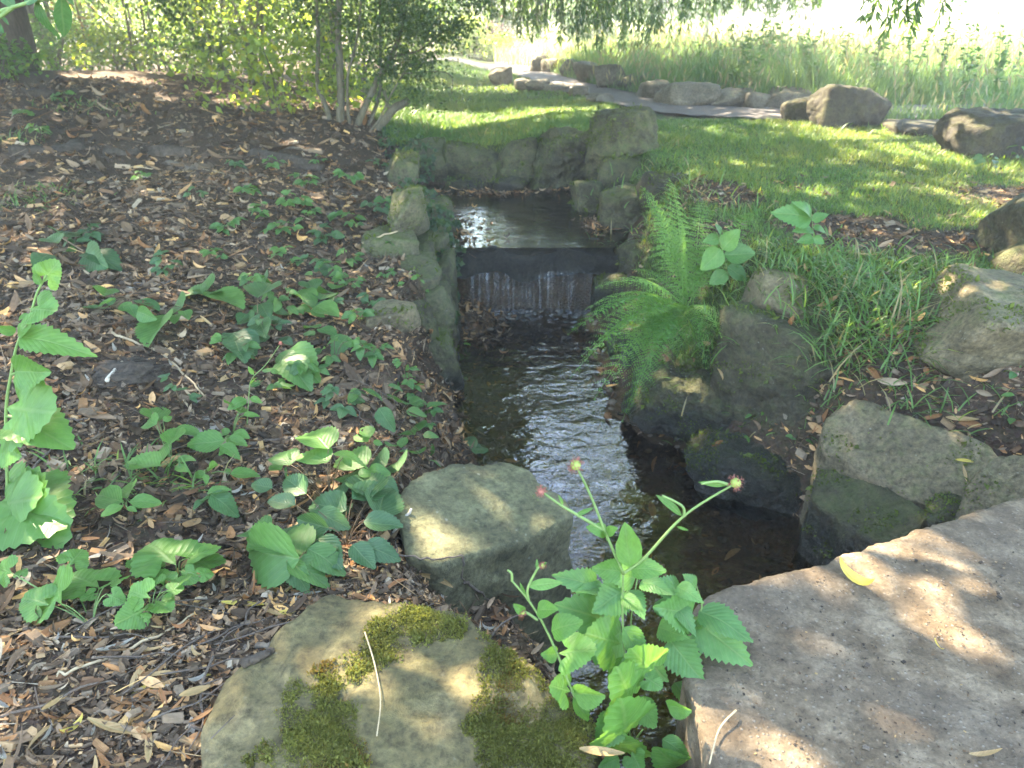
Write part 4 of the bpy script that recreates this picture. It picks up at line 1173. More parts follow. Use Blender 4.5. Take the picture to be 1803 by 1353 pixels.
def lawn():
    b = Bag()
    for (x0, x1, y0, y1, n, h0, w0) in [(0.5, 3.2, 1.6, 4.2, 60000, .045, .0028), (0.6, 4.6, 4.2, 7.5, 80000, .05, .004), (-1.6, 1.2, 6.4, 9.5, 50000, .055, .0055), (-3.2, 1.2, 9.5, 17, 40000, .06, .009)]:
        p = sample(n, x0, x1, y0, y1, w_lawn)
        k = n2(p[:, 0], p[:, 1], 1.6, 220)
        h = h0 * (0.7 + 0.6 * rng.random(len(p))) * (1 + 0.6 * np.clip(k, -0.4, 1.2))
        kind = n2(p[:, 0], p[:, 1], 1.1, 221, 3) + 0.35 * rng.normal(size=len(p))
        w_ = w0 * rng.uniform(0.8, 1.3, len(p))
        for sel, lo, hi, yl in ((kind < -0.15, (0.040, 0.095, 0.022), (0.075, 0.16, 0.034), 0.05), ((kind >= -0.15) & (kind < 0.4), (0.055, 0.12, 0.022), (0.105, 0.195, 0.035), 0.08), (kind >= 0.4, (0.085, 0.13, 0.028), (0.15, 0.20, 0.05), 0.22)):
            if sel.any(): blades(p[sel], h[sel], w_[sel], rng.uniform(0.1, 0.9, sel.sum()), lo, hi, b, yel=yl)
    tag(obj('lawn_grass', b.mesh('lawn_grass', M['grass'], False)), 'short mown lawn grass around the pool and along the path', 'grass', kind='stuff')
lawn()

def bank_grass():
    b = Bag()
    tufts = [(1395, 560, 30, .16), (1450, 545, 40, .18), (1500, 555, 40, .20), (1545, 590, 45, .24), (1560, 520, 40, .18), (1500, 610, 30, .26), (1590, 560, 40, .20), (1430, 500, 40, .16), (1370, 480, 25, .14), (1520, 480, 40, .15), (1600, 480, 40, .15), (1330, 470, 20, .15), (1570, 640, 26, .26), (1480, 650, 18, .24), (1420, 585, 26, .2),
             (1180, 300, 30, .16), (1170, 260, 30, .16), (1200, 330, 20, .14), (1150, 240, 20, .12), (1700, 250, 22, .16), (1640, 245, 22, .14), (1560, 235, 18, .14), (1690, 290, 20, .14), (1420, 225, 20, .10), (1480, 228, 20, .10), (780, 250, 40, .16), (830, 245, 40, .16), (870, 240, 40, .14), (740, 235, 40, .18), (800, 225, 30, .2), (760, 215, 30, .22), (720, 225, 30, .22), (1000, 235, 20, .14), (955, 238, 30, .12),
             (30, 360, 50, .10), (70, 340, 40, .10), (230, 850, 26, .10), (300, 860, 22, .10), (180, 845, 20, .10), (20, 250, 30, .12), (140, 190, 40, .12), (1620, 1100, 1, .02), (1780, 520, 30, .12), (1640, 520, 20, .16), (1720, 505, 30, .10), (1680, 500, 30, .12), (1350, 600, 14, .12), (1300, 560, 22, .16), (1270, 640, 12, .12), (1600, 660, 16, .18), (1700, 690, 10, .12), (1560, 700, 10, .12), (1240, 350, 22, .10), (1300, 380, 22, .10), (1400, 460, 30, .12), (1450, 430, 20, .10), (1750, 470, 24, .10), (1500, 440, 24, .10), (1080, 260, 14, .14), (1130, 330, 14, .14), (1050, 300, 10, .12), (1160, 400, 14, .14), (1120, 420, 12, .14), (1540, 600, 26, .16), (1640, 690, 14, .14), (1500, 690, 16, .16), (1330, 590, 14, .14), (1690, 560, 14, .14), (1780, 690, 14, .14), (1380, 520, 24, .16), (1220, 590, 14, .14), (1290, 690, 12, .10), (1250, 760, 8, .10)]
    for px, py, n, h in tufts:
        c = G(px, py, 0.0)
        n = int(n * 2.0)
        h = h * 0.72
        s = 0.085 * math.sqrt(c[1] / 2.5)
        x = c[0] + rng.normal(size=n) * s * 1.4; y = c[1] + rng.normal(size=n) * s
        p = np.stack([x, y, np.maximum(H(x, y), c[2] - 0.05)], -1)
        az = rng.uniform(0, 6.283, n); ln = rng.uniform(0.2, 1.3, n)
        hh = h * rng.uniform(0.5, 1.2, n)
        yd = np.stack([np.cos(az) * ln, np.sin(az) * ln - 0.25, np.ones(n)], -1)
        nr = np.stack([np.cos(az), np.sin(az), -ln], -1)
        TV = np.array([[-.5, 0, 0], [.5, 0, 0], [.5, .35, .02], [-.5, .35, .02], [.4, .7, .16], [-.4, .7, .16], [0, 1.0, .42]])
        scatter(TV, [[0, 1, 2, 3], [3, 2, 4, 5]], p, yd, nr, hh, np.where(rng.random((n, 1)) < 0.13, np.array([[.24, .19, .09]]), colours(n, (0.05, 0.115, 0.025), (0.095, 0.19, 0.045), 0.08)), b, wid=np.full(n, 0.0045 * (1 + c[1] * 0.15)) / hh, TT=[[5, 4, 6]])
    tag(obj('bank_grass', b.mesh('bank_grass', M['grass'], True)), 'longer grass hanging over the bank stones and round the boulders', 'grass', kind='stuff')
bank_grass()

def meadow():
    b = Bag()
    def wm(x, y): return is_meadow(x, y).astype(float)
    p = sample(80000, -0.4, 9.0, 6.6, 15, wm)
    n = len(p)
    h = rng.uniform(0.35, 0.85, n) * (0.8 + 0.35 * n2(p[:, 0], p[:, 1], 0.9, 230)) * (0.35 + 0.65 * sst(0.25, 1.6, p[:, 1] - np.interp(p[:, 0], [-0.35, 0.45, 0.95, 1.3, 1.85, 2.75, 3.3, 4.4, 6.5, 9.0], [17.6, 15.1, 12.6, 10.8, 9.2, 8.3, 7.3, 6.9, 6.6, 6.3])))
    h = np.maximum(h, 0.12)
    blades(p, h, rng.uniform(0.007, 0.013, n), rng.uniform(0.05, 0.45, n), (0.085, 0.165, 0.060), (0.15, 0.24, 0.090), b, yel=0.02)
    # seed heads
    k = rng.random(n) < 0.10
    q = p[k] + np.stack([rng.normal(size=k.sum()) * 0.03, rng.normal(size=k.sum()) * 0.03, h[k] * 0.98], -1)
    scatter(DIA_V * [0.22, 1, 1], DIA_Q, q, rng.normal(size=(len(q), 3)) * 0.3 + [0, 0, 1], rng.normal(size=(len(q), 3)), rng.uniform(0.06, 0.14, len(q)), colours(len(q), (0.20, 0.17, 0.10), (0.32, 0.26, 0.17)), b)
    p = sample(34000, -1.0, 26, 14, 40, wm, 1.5)
    n = len(p)
    blades(p, rng.uniform(0.3, 0.6, n), rng.uniform(0.012, 0.03, n), rng.uniform(0.05, 0.5, n), (0.26, 0.33, 0.14), (0.40, 0.44, 0.22), b, yel=0.0)
    tag(obj('tall_grass', b.mesh('tall_grass', M['grass'], False)), 'tall seeding meadow grass beyond the path', 'grass', kind='stuff')
    spots = [(1290, 95, 9.6, .9), (1330, 80, 10.2, 1.1), (1370, 100, 9.8, .95), (1310, 120, 9.0, .7), (1400, 90, 10.5, 1.0), (1480, 110, 9.4, .8), (1540, 100, 9.0, .9), (1600, 95, 8.8, 1.0), (1650, 80, 9.2, 1.15), (1700, 130, 8.4, .8), (1350, 60, 11.5, 1.2), (1250, 120, 10.4, .7), (1430, 120, 9.0, .7), (1760, 150, 8.2, .9)]
    sw = ['at the left end of the tall meadow weeds', 'second from the left among the meadow weeds', 'third from the left among the meadow weeds', 'low, in front of the leftmost meadow weeds', 'fifth along, tall, left of the dark boulder', 'behind the left shoulder of the big dark boulder', 'straight above the big dark boulder', 'right of the big dark boulder', 'tallest, between the two big lawn boulders', 'above the hollow-topped boulder', 'furthest back and pale among the meadow weeds', 'beside the edging stones, leftmost and low', 'short, left of the smaller leaning boulder', 'near the right edge above the hollow-topped boulder']
    for k, (px, py, y, h) in enumerate(spots):
        x = aty(px, 150, y)[0]; z = Hs(x, y)
        t = empty('tall_weed', (x, y, z), 'tall leafy meadow weed ' + sw[k], 'weed', 'tall weeds in the meadow grass')
        s = Bag(); f = Bag()
        for q in range(4):
            e = np.array([rng.normal() * 0.14, rng.normal() * 0.14, h * rng.uniform(0.75, 1.1)])
            pts = bez((0, 0, -0.02), e * [0.3, 0.3, 0.6], e, 7); tube(pts, np.linspace(.006, .002, 7), 5, s)
            m = 34
            a = bez((0, 0, -0.02), e * [0.3, 0.3, 0.6], e, 30)[rng.integers(4, 30, m)]
            yd = unit(rng.normal(size=(m, 3)) * [1, 1, 0.3] + [0, 0, 0.25])
            scatter(LEAF2_V * [0.7, 1, 1], None, a, yd, unit(rng.normal(size=(m, 3)) * 0.4 + [0, 0, 1]), rng.uniform(0.05, 0.11, m), colours(m, (0.06, 0.13, 0.05), (0.12, 0.21, 0.07)), f, TT=LEAF2_T)
        obj('stems', s.mesh('stems', M['stem']), t); tag(obj('leaves', f.mesh('leaves', M['foliage'], False), t), kind='stuff')
meadow()

# ------------------------------------------------------------------ plants made leaf by leaf
POOL = {}
def leaf_mesh(kind, matname, v):
    key = (kind, matname, v)
    if key not in POOL:
        fold, curl = [(0.30, 0.16), (0.15, 0.28), (0.42, 0.08), (0.22, 0.38)][v]
        V, Q, U, T = leaf_shape(kind, curl, fold, v * 3 + 1)
        F = [Q] if T is None else [Q, T]
        POOL[key] = mesh_data('leaf_' + kind, V, F, M[matname], uv=U)
    return POOL[key]

def place_leaf(parent, kind, matname, base, tip, wid=1.0, up=None, name='leaf', roll=0.35):
    base = np.asarray(base, float); tip = np.asarray(tip, float)
    y = tip - base; L = np.linalg.norm(y); y = y / max(L, 1e-6)
    up = np.array([0, -0.25, 1.0]) if up is None else np.asarray(up, float)
    up = up + rng.normal(size=3) * roll
    x = unit(np.cross(y, up)); z = np.cross(x, y)
    o = bpy.data.objects.new(name, leaf_mesh(kind, matname, int(rng.integers(0, 4))))
    COL.objects.link(o)
    o.parent = parent
    b = base - np.array(parent.location)
    Mx = Matrix(((x[0] * L * wid, y[0] * L, z[0] * L, b[0]), (x[1] * L * wid, y[1] * L, z[1] * L, b[1]), (x[2] * L * wid, y[2] * L, z[2] * L, b[2]), (0, 0, 0, 1)))
    o.matrix_basis = Mx
    return o

CROPS = {0: (1.0, 0, 0), 1: (620 / 1803, 0, 0), 4: (620 / 1803, 0, 440), 5: (620 / 1803, 600, 380), 6: (623 / 1621, 1180, 380), 7: (650 / 1803, 0, 880), 8: (770 / 1803, 560, 780)}
def cp(c, x, y):
    s, ox, oy = CROPS[c]
    return ox + s * x, oy + s * y

def sprawl(label, cat, crop, root, leaves, kind='bramble', mat='bramble', name='bramble', stem='stem_red', hgt=0.06, group=None, wid=1.0, thick=0.0014, hub=None):
    """a plant lying over the ground; leaves as photographed (base x, y, tip x, y[, height base, height tip]), stalks run to each from the root"""
    rp = G(*cp(crop, *root), 0.0)
    t = empty(name, tuple(rp), label, cat, group)
    s = Bag()
    hubp = None
    if hub is not None:
        hubp = G(*cp(crop, hub[0], hub[1]), hub[2])
        tube(bez([0, 0, -0.01], (hubp - rp) * [0.5, 0.5, 1.1], hubp - rp, 8), np.linspace(thick * 1.8, thick, 8), 5, s)
    for lf in leaves:
        bx, by, tx, ty = lf[:4]
        hb = lf[4] if len(lf) > 4 else hgt * rng.uniform(0.7, 1.4)
        ht = lf[5] if len(lf) > 5 else hb * rng.uniform(0.7, 1.15)
        b = G(*cp(crop, bx, by), hb)
        e = at(*cp(crop, tx, ty), b[2] + (ht - hb) + 0.0)
        if np.linalg.norm(e - b) > 0.22: e = b + unit(e - b) * 0.22
        place_leaf(t, kind, mat, b, e, wid)
        st = np.zeros(3) if hubp is None else hubp - rp
        q = b - rp
        m = (st + q) / 2; m[2] = max(st[2], q[2]) * 0.9
        if np.linalg.norm(q - st) < 0.6: tube(bez(st + [0, 0, -0.004], m, q, 6), np.linspace(thick, thick * 0.7, 6), 4, s)
    if s.n: obj('stem', s.mesh('stem', M[stem]), t)
    return t

def upright(label, cat, crop, y0, stems, leaves, kind, mat, name, stem='stem', group=None, root=None, wid=1.0, burrs=(), thick=0.0022, roll=0.3):
    """a standing plant: everything given as photographed at about distance y0 (plus an offset dy per point)"""
    def P(x, y, dy=0.0): return aty(*cp(crop, x, y), y0 + dy)
    r0 = P(*stems[0][0])
    t = empty(name, tuple(r0), label, cat, group)
    for st in stems:
        pts = _densify(np.array([P(*p) for p in st]), 6) - r0
        b = Bag(); tube(pts, np.linspace(thick, thick * 0.6, len(pts)), 6, b)
        obj('stem', b.mesh('stem', M[stem]), t)
    for lf in leaves:
        bx, by, tx, ty = lf[:4]; db = lf[4] if len(lf) > 4 else 0.0; dt = lf[5] if len(lf) > 5 else db - 0.02
        kd = lf[6] if len(lf) > 6 else kind; w = lf[7] if len(lf) > 7 else wid
        place_leaf(t, kd, mat, P(bx, by, db), P(tx, ty, dt), w, up=(0, -0.75, 0.75), roll=roll)
    for bx, by, rad, dy, dry in burrs:
        c = P(bx, by, dy) - r0
        D, F = ico(2)
        core = obj('seed_head', mesh_data('seed_head', D * rad * 0.62, F, M['burr'] if dry else M['burr_core']), t, tuple(c))
        b = Bag()
        for q in range(46):
            d = unit(rng.normal(size=3) + [0, 0, 0.15]); side = unit(np.cross(d, rng.normal(size=3)))
            pts = np.array([d * rad * 0.5, d * rad * 0.85, d * rad * 1.05 + side * rad * 0.12, d * rad * 1.0 + side * rad * 0.25])
            tube(pts, [0.0006, 0.0005, 0.00045, 0.0004], 3, b, cap=False)
        obj('hooks', b.mesh('hooks', M['burr']), core)
    return t

# foreground: avens, nettle, rosette between the mossy stone and the concrete slab
upright('tall wood avens with two red bristly seed heads leaning over the stream', 'plant', 8, 0.86,
    [[(1290, 1180), (1272, 1000), (1256, 750), (1258, 540)], [(1258, 540), (1350, 470), (1510, 300), (1718, 168)], [(1258, 540), (1185, 370), (1125, 220), (1066, 100)], [(1185, 365), (1060, 292), (990, 250), (928, 205)], [(1510, 302), (1500, 260), (1420, 218)], [(1690, 172), (1640, 160), (1580, 170)]],
    [(1285, 510, 1268, 335, 0, .01, 'ovate', .9), (1270, 490, 1240, 395, 0, .03, 'bramble', .9), (1290, 520, 1415, 512, 0, -.02, 'bramble', 1.1), (1250, 530, 1135, 518, 0, -.02, 'bramble', 1.0), (1192, 372, 1130, 345, 0, -.01, 'bramble', 1.0), (1192, 372, 1228, 352, 0, -.01, 'bramble', 1.1), (1192, 378, 1180, 390),
     (1500, 300, 1418, 218, 0, 0, 'willow', 1.4), (1480, 345, 1528, 362, 0, -.01, 'willow', 1.6), (1690, 172, 1578, 172, 0, 0, 'willow', 1.3), (1060, 300, 1135, 268, 0, 0, 'willow', 1.4), (1010, 255, 998, 222, 0, 0, 'willow', 1.8),
     (1256, 760, 1350, 900, 0, -.03, 'bramble', 1.0), (1258, 640, 1340, 690, 0, -.03, 'nettle', 1.2), (1250, 830, 1115, 790, 0, -.03, 'lobed', 1.0), (1262, 880, 1200, 1000, 0, -.02, 'bramble', .8)],
    'bramble', 'geum', 'wood_avens', burrs=[(1062, 92, .0125, 0, False), (1722, 166, .0125, 0, False), (920, 200, .009, 0, True)], thick=0.0026)
upright('shorter wood avens with a small yellow bud, arching over the mossy stone', 'plant', 8, 0.80,
    [[(1160, 1260), (1060, 1050), (990, 880), (930, 750), (868, 650), (800, 570)], [(868, 650), (865, 600), (905, 520), (925, 505)], [(800, 570), (798, 540), (782, 525)], [(905, 730), (860, 700), (840, 695)]],
    [(990, 868, 1140, 850, 0, -.02, 'lobed', 1.05), (985, 870, 930, 875, 0, -.02, 'bramble', 1.1), (960, 775, 1062, 735, 0, -.02, 'bramble', 1.1), (905, 690, 985, 685, 0, -.02, 'bramble', 1.0), (1055, 1030, 1178, 1050, 0, -.03, 'bramble', 1.2), (1050, 1045, 1125, 1145, 0, -.02, 'bramble', 1.0), (1042, 1025, 960, 1000, 0, -.02, 'lobed', 1.0), (868, 590, 1002, 575, 0, -.01, 'willow', 2.0), (925, 520, 940, 492, 0, 0, 'ovate', 1.0), (905, 525, 900, 490, 0, 0, 'willow', 1.8), (850, 700, 820, 680, 0, -.01, 'ovate', 1), (860, 640, 830, 590, 0, 0, 'willow', 1.6)],
    'bramble', 'geum', 'wood_avens', burrs=[(926, 506, .0055, 0, False), (842, 698, .007, 0, False)], thick=0.0024)
upright('stinging nettle with coarse toothed leaves hanging over the corner of the concrete slab', 'plant', 8, 0.92,
    [[(1300, 1010), (1390, 900), (1500, 790), (1580, 690), (1560, 590)], [(1300, 1010), (1310, 860), (1290, 740), (1320, 540)], [(1390, 900), (1470, 840), (1590, 860), (1660, 880)], [(1310, 860), (1210, 740), (1180, 600)]],
    [(1455, 655, 1572, 765, 0, -.05), (1560, 735, 1785, 915, 0, -.08, 'nettle', 1.25), (1570, 690, 1792, 785, 0, -.06), (1480, 590, 1570, 640, 0, -.04), (1540, 700, 1400, 680, 0, -.05), (1450, 810, 1580, 985, -.02, -.09, 'nettle', 1.5), (1470, 990, 1565, 1100, -.02, -.07, 'nettle', 1.3), (1345, 880, 1440, 985, -.01, -.06, 'nettle', 1.5), (1240, 745, 1040, 680, 0, -.05, 'nettle', 1.3), (1255, 780, 1110, 830, 0, -.07, 'nettle', 1.9), (1150, 590, 1018, 552, 0, -.03, 'nettle', 1.1), (1180, 600, 1075, 602, 0, -.03, 'nettle', .9), (1275, 610, 1345, 690, 0, -.05, 'nettle', 1.4), (1255, 610, 1150, 690, 0, -.06, 'nettle', 1.5), (1405, 760, 1510, 800, 0, -.05), (1600, 855, 1745, 985, 0, -.04, 'nettle', .8), (1330, 570, 1450, 600, 0, -.04), (1400, 570, 1480, 660, .02, -.02), (1310, 560, 1220, 530, .02, -.02), (1500, 620, 1420, 560, .02, 0), (1560, 600, 1530, 545, .03, .02), (1610, 720, 1700, 690, .03, 0), (1480, 760, 1590, 750, .02, -.02), (1180, 700, 1090, 735, .03, 0), (1640, 760, 1740, 850, .02, -.03, 'nettle', 1.4), (1390, 660, 1500, 740, .01, -.03, 'nettle', 1.4)],
    'nettle', 'nettle', 'nettle', wid=1.15, thick=0.002)
upright('low rosette of round avens leaves at the foot of the nettle, bottom edge', 'plant', 8, 0.80,
    [[(1290, 1250), (1280, 1150)], [(1290, 1250), (1340, 1180)], [(1290, 1250), (1200, 1270)], [(1300, 1260), (1420, 1300)]],
    [(1262, 1225, 1272, 1085, -.02, -.05, 'lobed', 1.0), (1290, 1090, 1250, 935, 0, -.02, 'lobed', .9), (1310, 1050, 1385, 1180, .02, -.02, 'bramble', 1.3), (1240, 1120, 1165, 1250, 0, -.05, 'bramble', 1.3), (1290, 1270, 1335, 1360, -.03, -.06, 'lobed', 1.2), (1440, 1080, 1535, 1110, 0, -.03, 'bramble', 1.2), (1500, 1330, 1405, 1310, -.03, -.06, 'bramble', 1.2), (1240, 1300, 1160, 1340, -.03, -.05, 'bramble', 1.2), (1420, 1220, 1530, 1290, -.02, -.05, 'bramble', 1.0), (1340, 960, 1420, 1010, .02, 0, 'lobed', 1.0), (1390, 960, 1300, 860, .03, .01, 'lobed', .9), (1690, 1345, 1765, 1240, -.05, -.06, 'ovate', 1.1), (1560, 1335, 1640, 1320, -.05, -.06, 'bramble', 1.1), (1700, 1370, 1720, 1300, -.05, -.06, 'ovate', 1.0), (1250, 1290, 1230, 1190, .0, -.03, 'lobed', 1.0)],
    'lobed', 'geum', 'wood_avens', thick=0.002)

# left edge
upright('tall leafy avens standing at the left edge of the mulch', 'plant', 4, 1.42,
    [[(40, 1290), (30, 850), (60, 620), (90, 480), (150, 350), (190, 220), (240, 130)], [(30, 850), (120, 870), (160, 880)], [(60, 640), (150, 600)], [(30, 1000), (-60, 900)]],
    [(215, 170, 300, 60, 0, 0, 'lobed', .9), (210, 180, 170, 110, 0, 0, 'bramble', 1.2), (150, 300, 280, 310, 0, -.03, 'lobed', 1.1), (150, 330, 95, 360, 0, -.02, 'bramble', 1.0), (100, 440, 405, 490, 0, -.04, 'nettle', .8), (90, 440, 130, 375, 0, -.01, 'ovate', 1.2), (80, 420, -20, 400, 0, -.03, 'bramble', .9), (80, 620, 240, 630, 0, -.05, 'bramble', 1.0), (30, 810, 262, 830, 0, -.07, 'lobed', 1.15), (60, 880, 285, 900, 0, -.08, 'bramble', 1.1), (20, 990, 92, 1060, 0, -.06, 'bramble', 1.5), (-20, 1290, 290, 1400, -.04, -.12, 'lobed', 1.25), (-40, 1390, 300, 1490, -.06, -.14, 'lobed', 1.2), (-40, 1330, 160, 1260, -.03, -.08, 'lobed', 1.2)],
    'bramble', 'geum', 'wood_avens', thick=0.0035)
for lb, crop, root, lv, kd, mt in [
    ('avens seedling with round lobed leaves, furthest left of the three on the bare mulch', 7, (450, 620), [(240, 515, 95, 470), (300, 510, 270, 370), (485, 430, 335, 350), (505, 430, 625, 365), (480, 455, 390, 490), (520, 460, 610, 500), (330, 330, 410, 235), (60, 360, -20, 330), (90, 380, 120, 330)], 'lobed', 'geum'),
    ('avens seedling with pale dusty leaves in the middle of the three on the bare mulch', 7, (740, 560), [(735, 480, 630, 440), (755, 490, 830, 545), (715, 530, 560, 610), (800, 420, 770, 345), (840, 430, 940, 365), (800, 450, 900, 430), (690, 580, 740, 560), (760, 440, 690, 400)], 'lobed', 'geum'),
    ('avens plant with broad lobed leaves right of the pale dusty seedling', 7, (880, 420), [(860, 320, 715, 190), (880, 300, 1080, 225), (900, 310, 1105, 300), (740, 330, 655, 270), (880, 350, 960, 400), (960, 370, 1045, 355)], 'lobed', 'geum'),
    ('large three-leaved bramble in front of the mossy stone', 7, (1560, 300), [(1480, 262, 1240, 100, .09, .07), (1460, 290, 1085, 235, .09, .06), (1400, 300, 1620, 380, .08, .05), (1420, 290, 1480, 455, .08, .04), (1500, 235, 1695, 345, .09, .05), (1300, 160, 1165, 95, .08, .06)], 'bramble', 'bramble'),
    ('young sprig of four pointed leaves with a bright tip near the grass wisps', 4, (650, 1320), [(630, 1295, 478, 1238), (660, 1290, 822, 1280), (655, 1275, 680, 1175), (630, 1310, 515, 1345), (650, 1320, 700, 1340)], 'ovate', 'geum'),
    ('bramble pair with one hanging serrated leaf behind the large three-leaved bramble', 4, (1080, 1330), [(1075, 1250, 1225, 1345, .08, .04), (1045, 1280, 985, 1310), (1060, 1250, 1180, 1225), (1090, 1260, 1020, 1240)], 'bramble', 'bramble'),
    ('sunlit bramble with a bright backlit leaf above the boulder', 4, (1690, 1320), [(1682, 1018, 1545, 860, .17, .19), (1705, 1045, 1890, 1060, .17, .16), (1680, 1085, 1515, 1000, .15, .15), (1485, 1100, 1410, 995, .12, .12), (1470, 1110, 1465, 1185, .1, .07), (1500, 1080, 1540, 1010, .12, .12), (1440, 1130, 1395, 1090, .1, .09), (1760, 1060, 1800, 1110, .14, .12)], 'bramble', 'bramble'),
    ('thin wood avens with a nodding stalk, on the mulch right of the root mass', 4, (1190, 960), [(1262, 765, 1165, 800, .13, .13), (1280, 762, 1345, 772, .13, .12), (1245, 850, 1330, 850, .1, .09), (1225, 840, 1158, 770, .1, .1), (1200, 930, 1270, 950), (1180, 930, 1100, 940), (1160, 970, 1265, 1000), (1150, 980, 950, 990), (1130, 1000, 1225, 1045), (1170, 1010, 1120, 1040)], 'bramble', 'geum'),
    ('avens clump with a dark round leaf beside the flat pale dead leaf', 4, (880, 1120), [(865, 960, 935, 955), (800, 895, 715, 850), (815, 880, 765, 785), (835, 875, 885, 850), (830, 1080, 780, 975), (905, 1080, 1000, 1075), (820, 1110, 635, 1085), (870, 1000, 920, 900), (880, 930, 1030, 950), (900, 1110, 960, 1130)], 'bramble', 'geum'),
    ('avens leaves low on the mulch behind the hanging bramble pair', 4, (1060, 1150), [(1050, 1140, 985, 1165), (1070, 1120, 1110, 1100), (1180, 1150, 1330, 1145), (1050, 1150, 1060, 1190), (1170, 1140, 1160, 1110)], 'bramble', 'geum'),
    ('bramble runner with a large drooping leaf on the open mulch', 4, (850, 300), [(540, 300, 465, 240), (590, 255, 500, 285), (680, 300, 595, 285), (700, 262, 815, 290), (705, 315, 785, 355), (660, 285, 695, 335), (850, 335, 735, 490, .05, .03), (930, 295, 845, 255), (940, 315, 965, 352), (530, 240, 555, 190), (490, 300, 465, 275), (900, 330, 885, 355)], 'bramble', 'bramble'),
    ('bramble trio with one long pointed leaf, behind the drooping leaf runner', 4, (1060, 260), [(1045, 225, 925, 205), (1060, 205, 965, 140), (1085, 225, 1245, 285), (1050, 240, 1090, 190)], 'bramble', 'bramble'),
    ('dense dark bramble clump in the middle of the mulch bank', 4, (1330, 440), [(1335, 280, 1375, 340), (1320, 250, 1405, 140, .14, .14), (1290, 360, 1205, 330), (1330, 370, 1355, 440), (1380, 370, 1470, 350), (1200, 470, 1255, 565), (1190, 430, 1305, 525), (1380, 440, 1320, 470), (1440, 450, 1490, 470), (1260, 330, 1220, 370), (1350, 300, 1300, 260), (1300, 400, 1400, 400), (1340, 200, 1290, 130), (1400, 310, 1480, 320)], 'bramble', 'bramble_dark'),
    ('pale green nettle-like sprigs right of the dense dark bramble', 4, (1620, 290), [(1545, 200, 1600, 240), (1640, 255, 1695, 175), (1560, 260, 1610, 300), (1610, 215, 1570, 150), (1700, 200, 1750, 150), (1690, 220, 1640, 180), (1600, 130, 1560, 120), (1620, 290, 1730, 330), (1590, 310, 1650, 330), (1480, 220, 1530, 190), (1470, 290, 1520, 310)], 'ovate', 'bramble'),
    ('bramble with round leaves right of the dense dark clump', 4, (1650, 430), [(1620, 400, 1570, 370), (1640, 405, 1720, 430), (1610, 440, 1550, 420), (1780, 440, 1710, 510), (1560, 500, 1490, 480), (1480, 520, 1640, 680, .06, .04), (1450, 560, 1560, 640), (1430, 530, 1520, 590)], 'bramble', 'bramble'),
    ('dark two-leaved bramble at the top of the open mulch, left side', 4, (370, 40), [(250, 20, 180, 60), (300, -30, 230, -70), (330, 10, 370, -20), (440, 20, 540, 100), (440, 10, 600, 45), (340, -60, 310, -130), (390, -40, 470, -50), (400, -80, 310, -170)], 'bramble', 'bramble_dark'),
    ('bright bramble patch on the earth slope above the stream', 5, (300, 1060), [(95, 890, 30, 960, .08, .04), (110, 890, 215, 940, .08, .06), (195, 985, 260, 1090, .08, .04), (330, 970, 250, 915), (350, 960, 445, 935), (440, 985, 545, 960), (335, 1000, 440, 1010), (400, 1100, 350, 1025), (380, 1125, 295, 1115), (420, 1125, 495, 1118), (240, 870, 320, 890), (300, 900, 230, 860)], 'bramble', 'bramble'),
    ('young bright bramble shoot left of the boulder top', 5, (200, 1220), [(150, 1140, 118, 1075), (140, 1160, 70, 1110), (165, 1160, 215, 1170), (240, 1180, 285, 1150), (310, 1190, 330, 1130), (300, 1210, 370, 1190), (130, 1280, -40, 1190, .08, .07), (140, 1300, 240, 1320), (400, 1220, 385, 1170), (450, 1250, 520, 1270), (480, 1210, 440, 1180), (90, 1330, 180, 1300)], 'bramble', 'bramble'),
    ('single round dusty leaf with a small sprig at the top of the boulder', 5, (690, 1210), [(690, 1190, 575, 1130, .06, .06), (700, 1215, 740, 1150), (690, 1220, 720, 1170), (710, 1215, 760, 1190)], 'bramble', 'bramble_dark'),
    ('dense bramble tangle between the boulder and the large three-leaved bramble', 0, (610, 960), [(600, 880, 585, 835), (620, 880, 690, 850), (665, 915, 682, 850), (610, 900, 540, 880), (640, 920, 710, 925), (580, 930, 520, 915), (560, 950, 600, 1000), (620, 960, 660, 1000), (590, 920, 600, 870), (650, 880, 640, 830), (520, 890, 470, 880), (540, 870, 500, 840), (630, 850, 600, 820), (700, 900, 690, 870), (560, 900, 610, 930), (640, 960, 700, 980), (510, 930, 545, 960), (680, 820, 650, 790), (700, 830, 690, 790), (660, 840, 700, 860), (590, 960, 560, 985), (480, 860, 440, 850)], 'bramble', 'bramble_dark')]:
    lobed = kd == 'lobed'
    sprawl(lb, 'plant', crop, root, lv, kd, mt, 'wood_avens' if mt == 'geum' else 'bramble', 'stem' if mt == 'geum' else 'stem_red', hgt=0.055)
# nodding stalk of the thin avens
_r = G(*cp(4, 1250, 800), .1)
upright('yellowish nodding avens stalk with a withered flower over the mulch', 'plant', 4, float(_r[1]) - 0.02, [[(1265, 900), (1275, 740), (1290, 660), (1360, 590), (1430, 490)]], [(1300, 640, 1270, 600, 0, 0, 'ovate', .8), (1285, 690, 1310, 650, 0, 0, 'ovate', .8)], 'ovate', 'geum', 'wood_avens', burrs=[(1435, 478, .006, 0, True)], thick=0.0016)

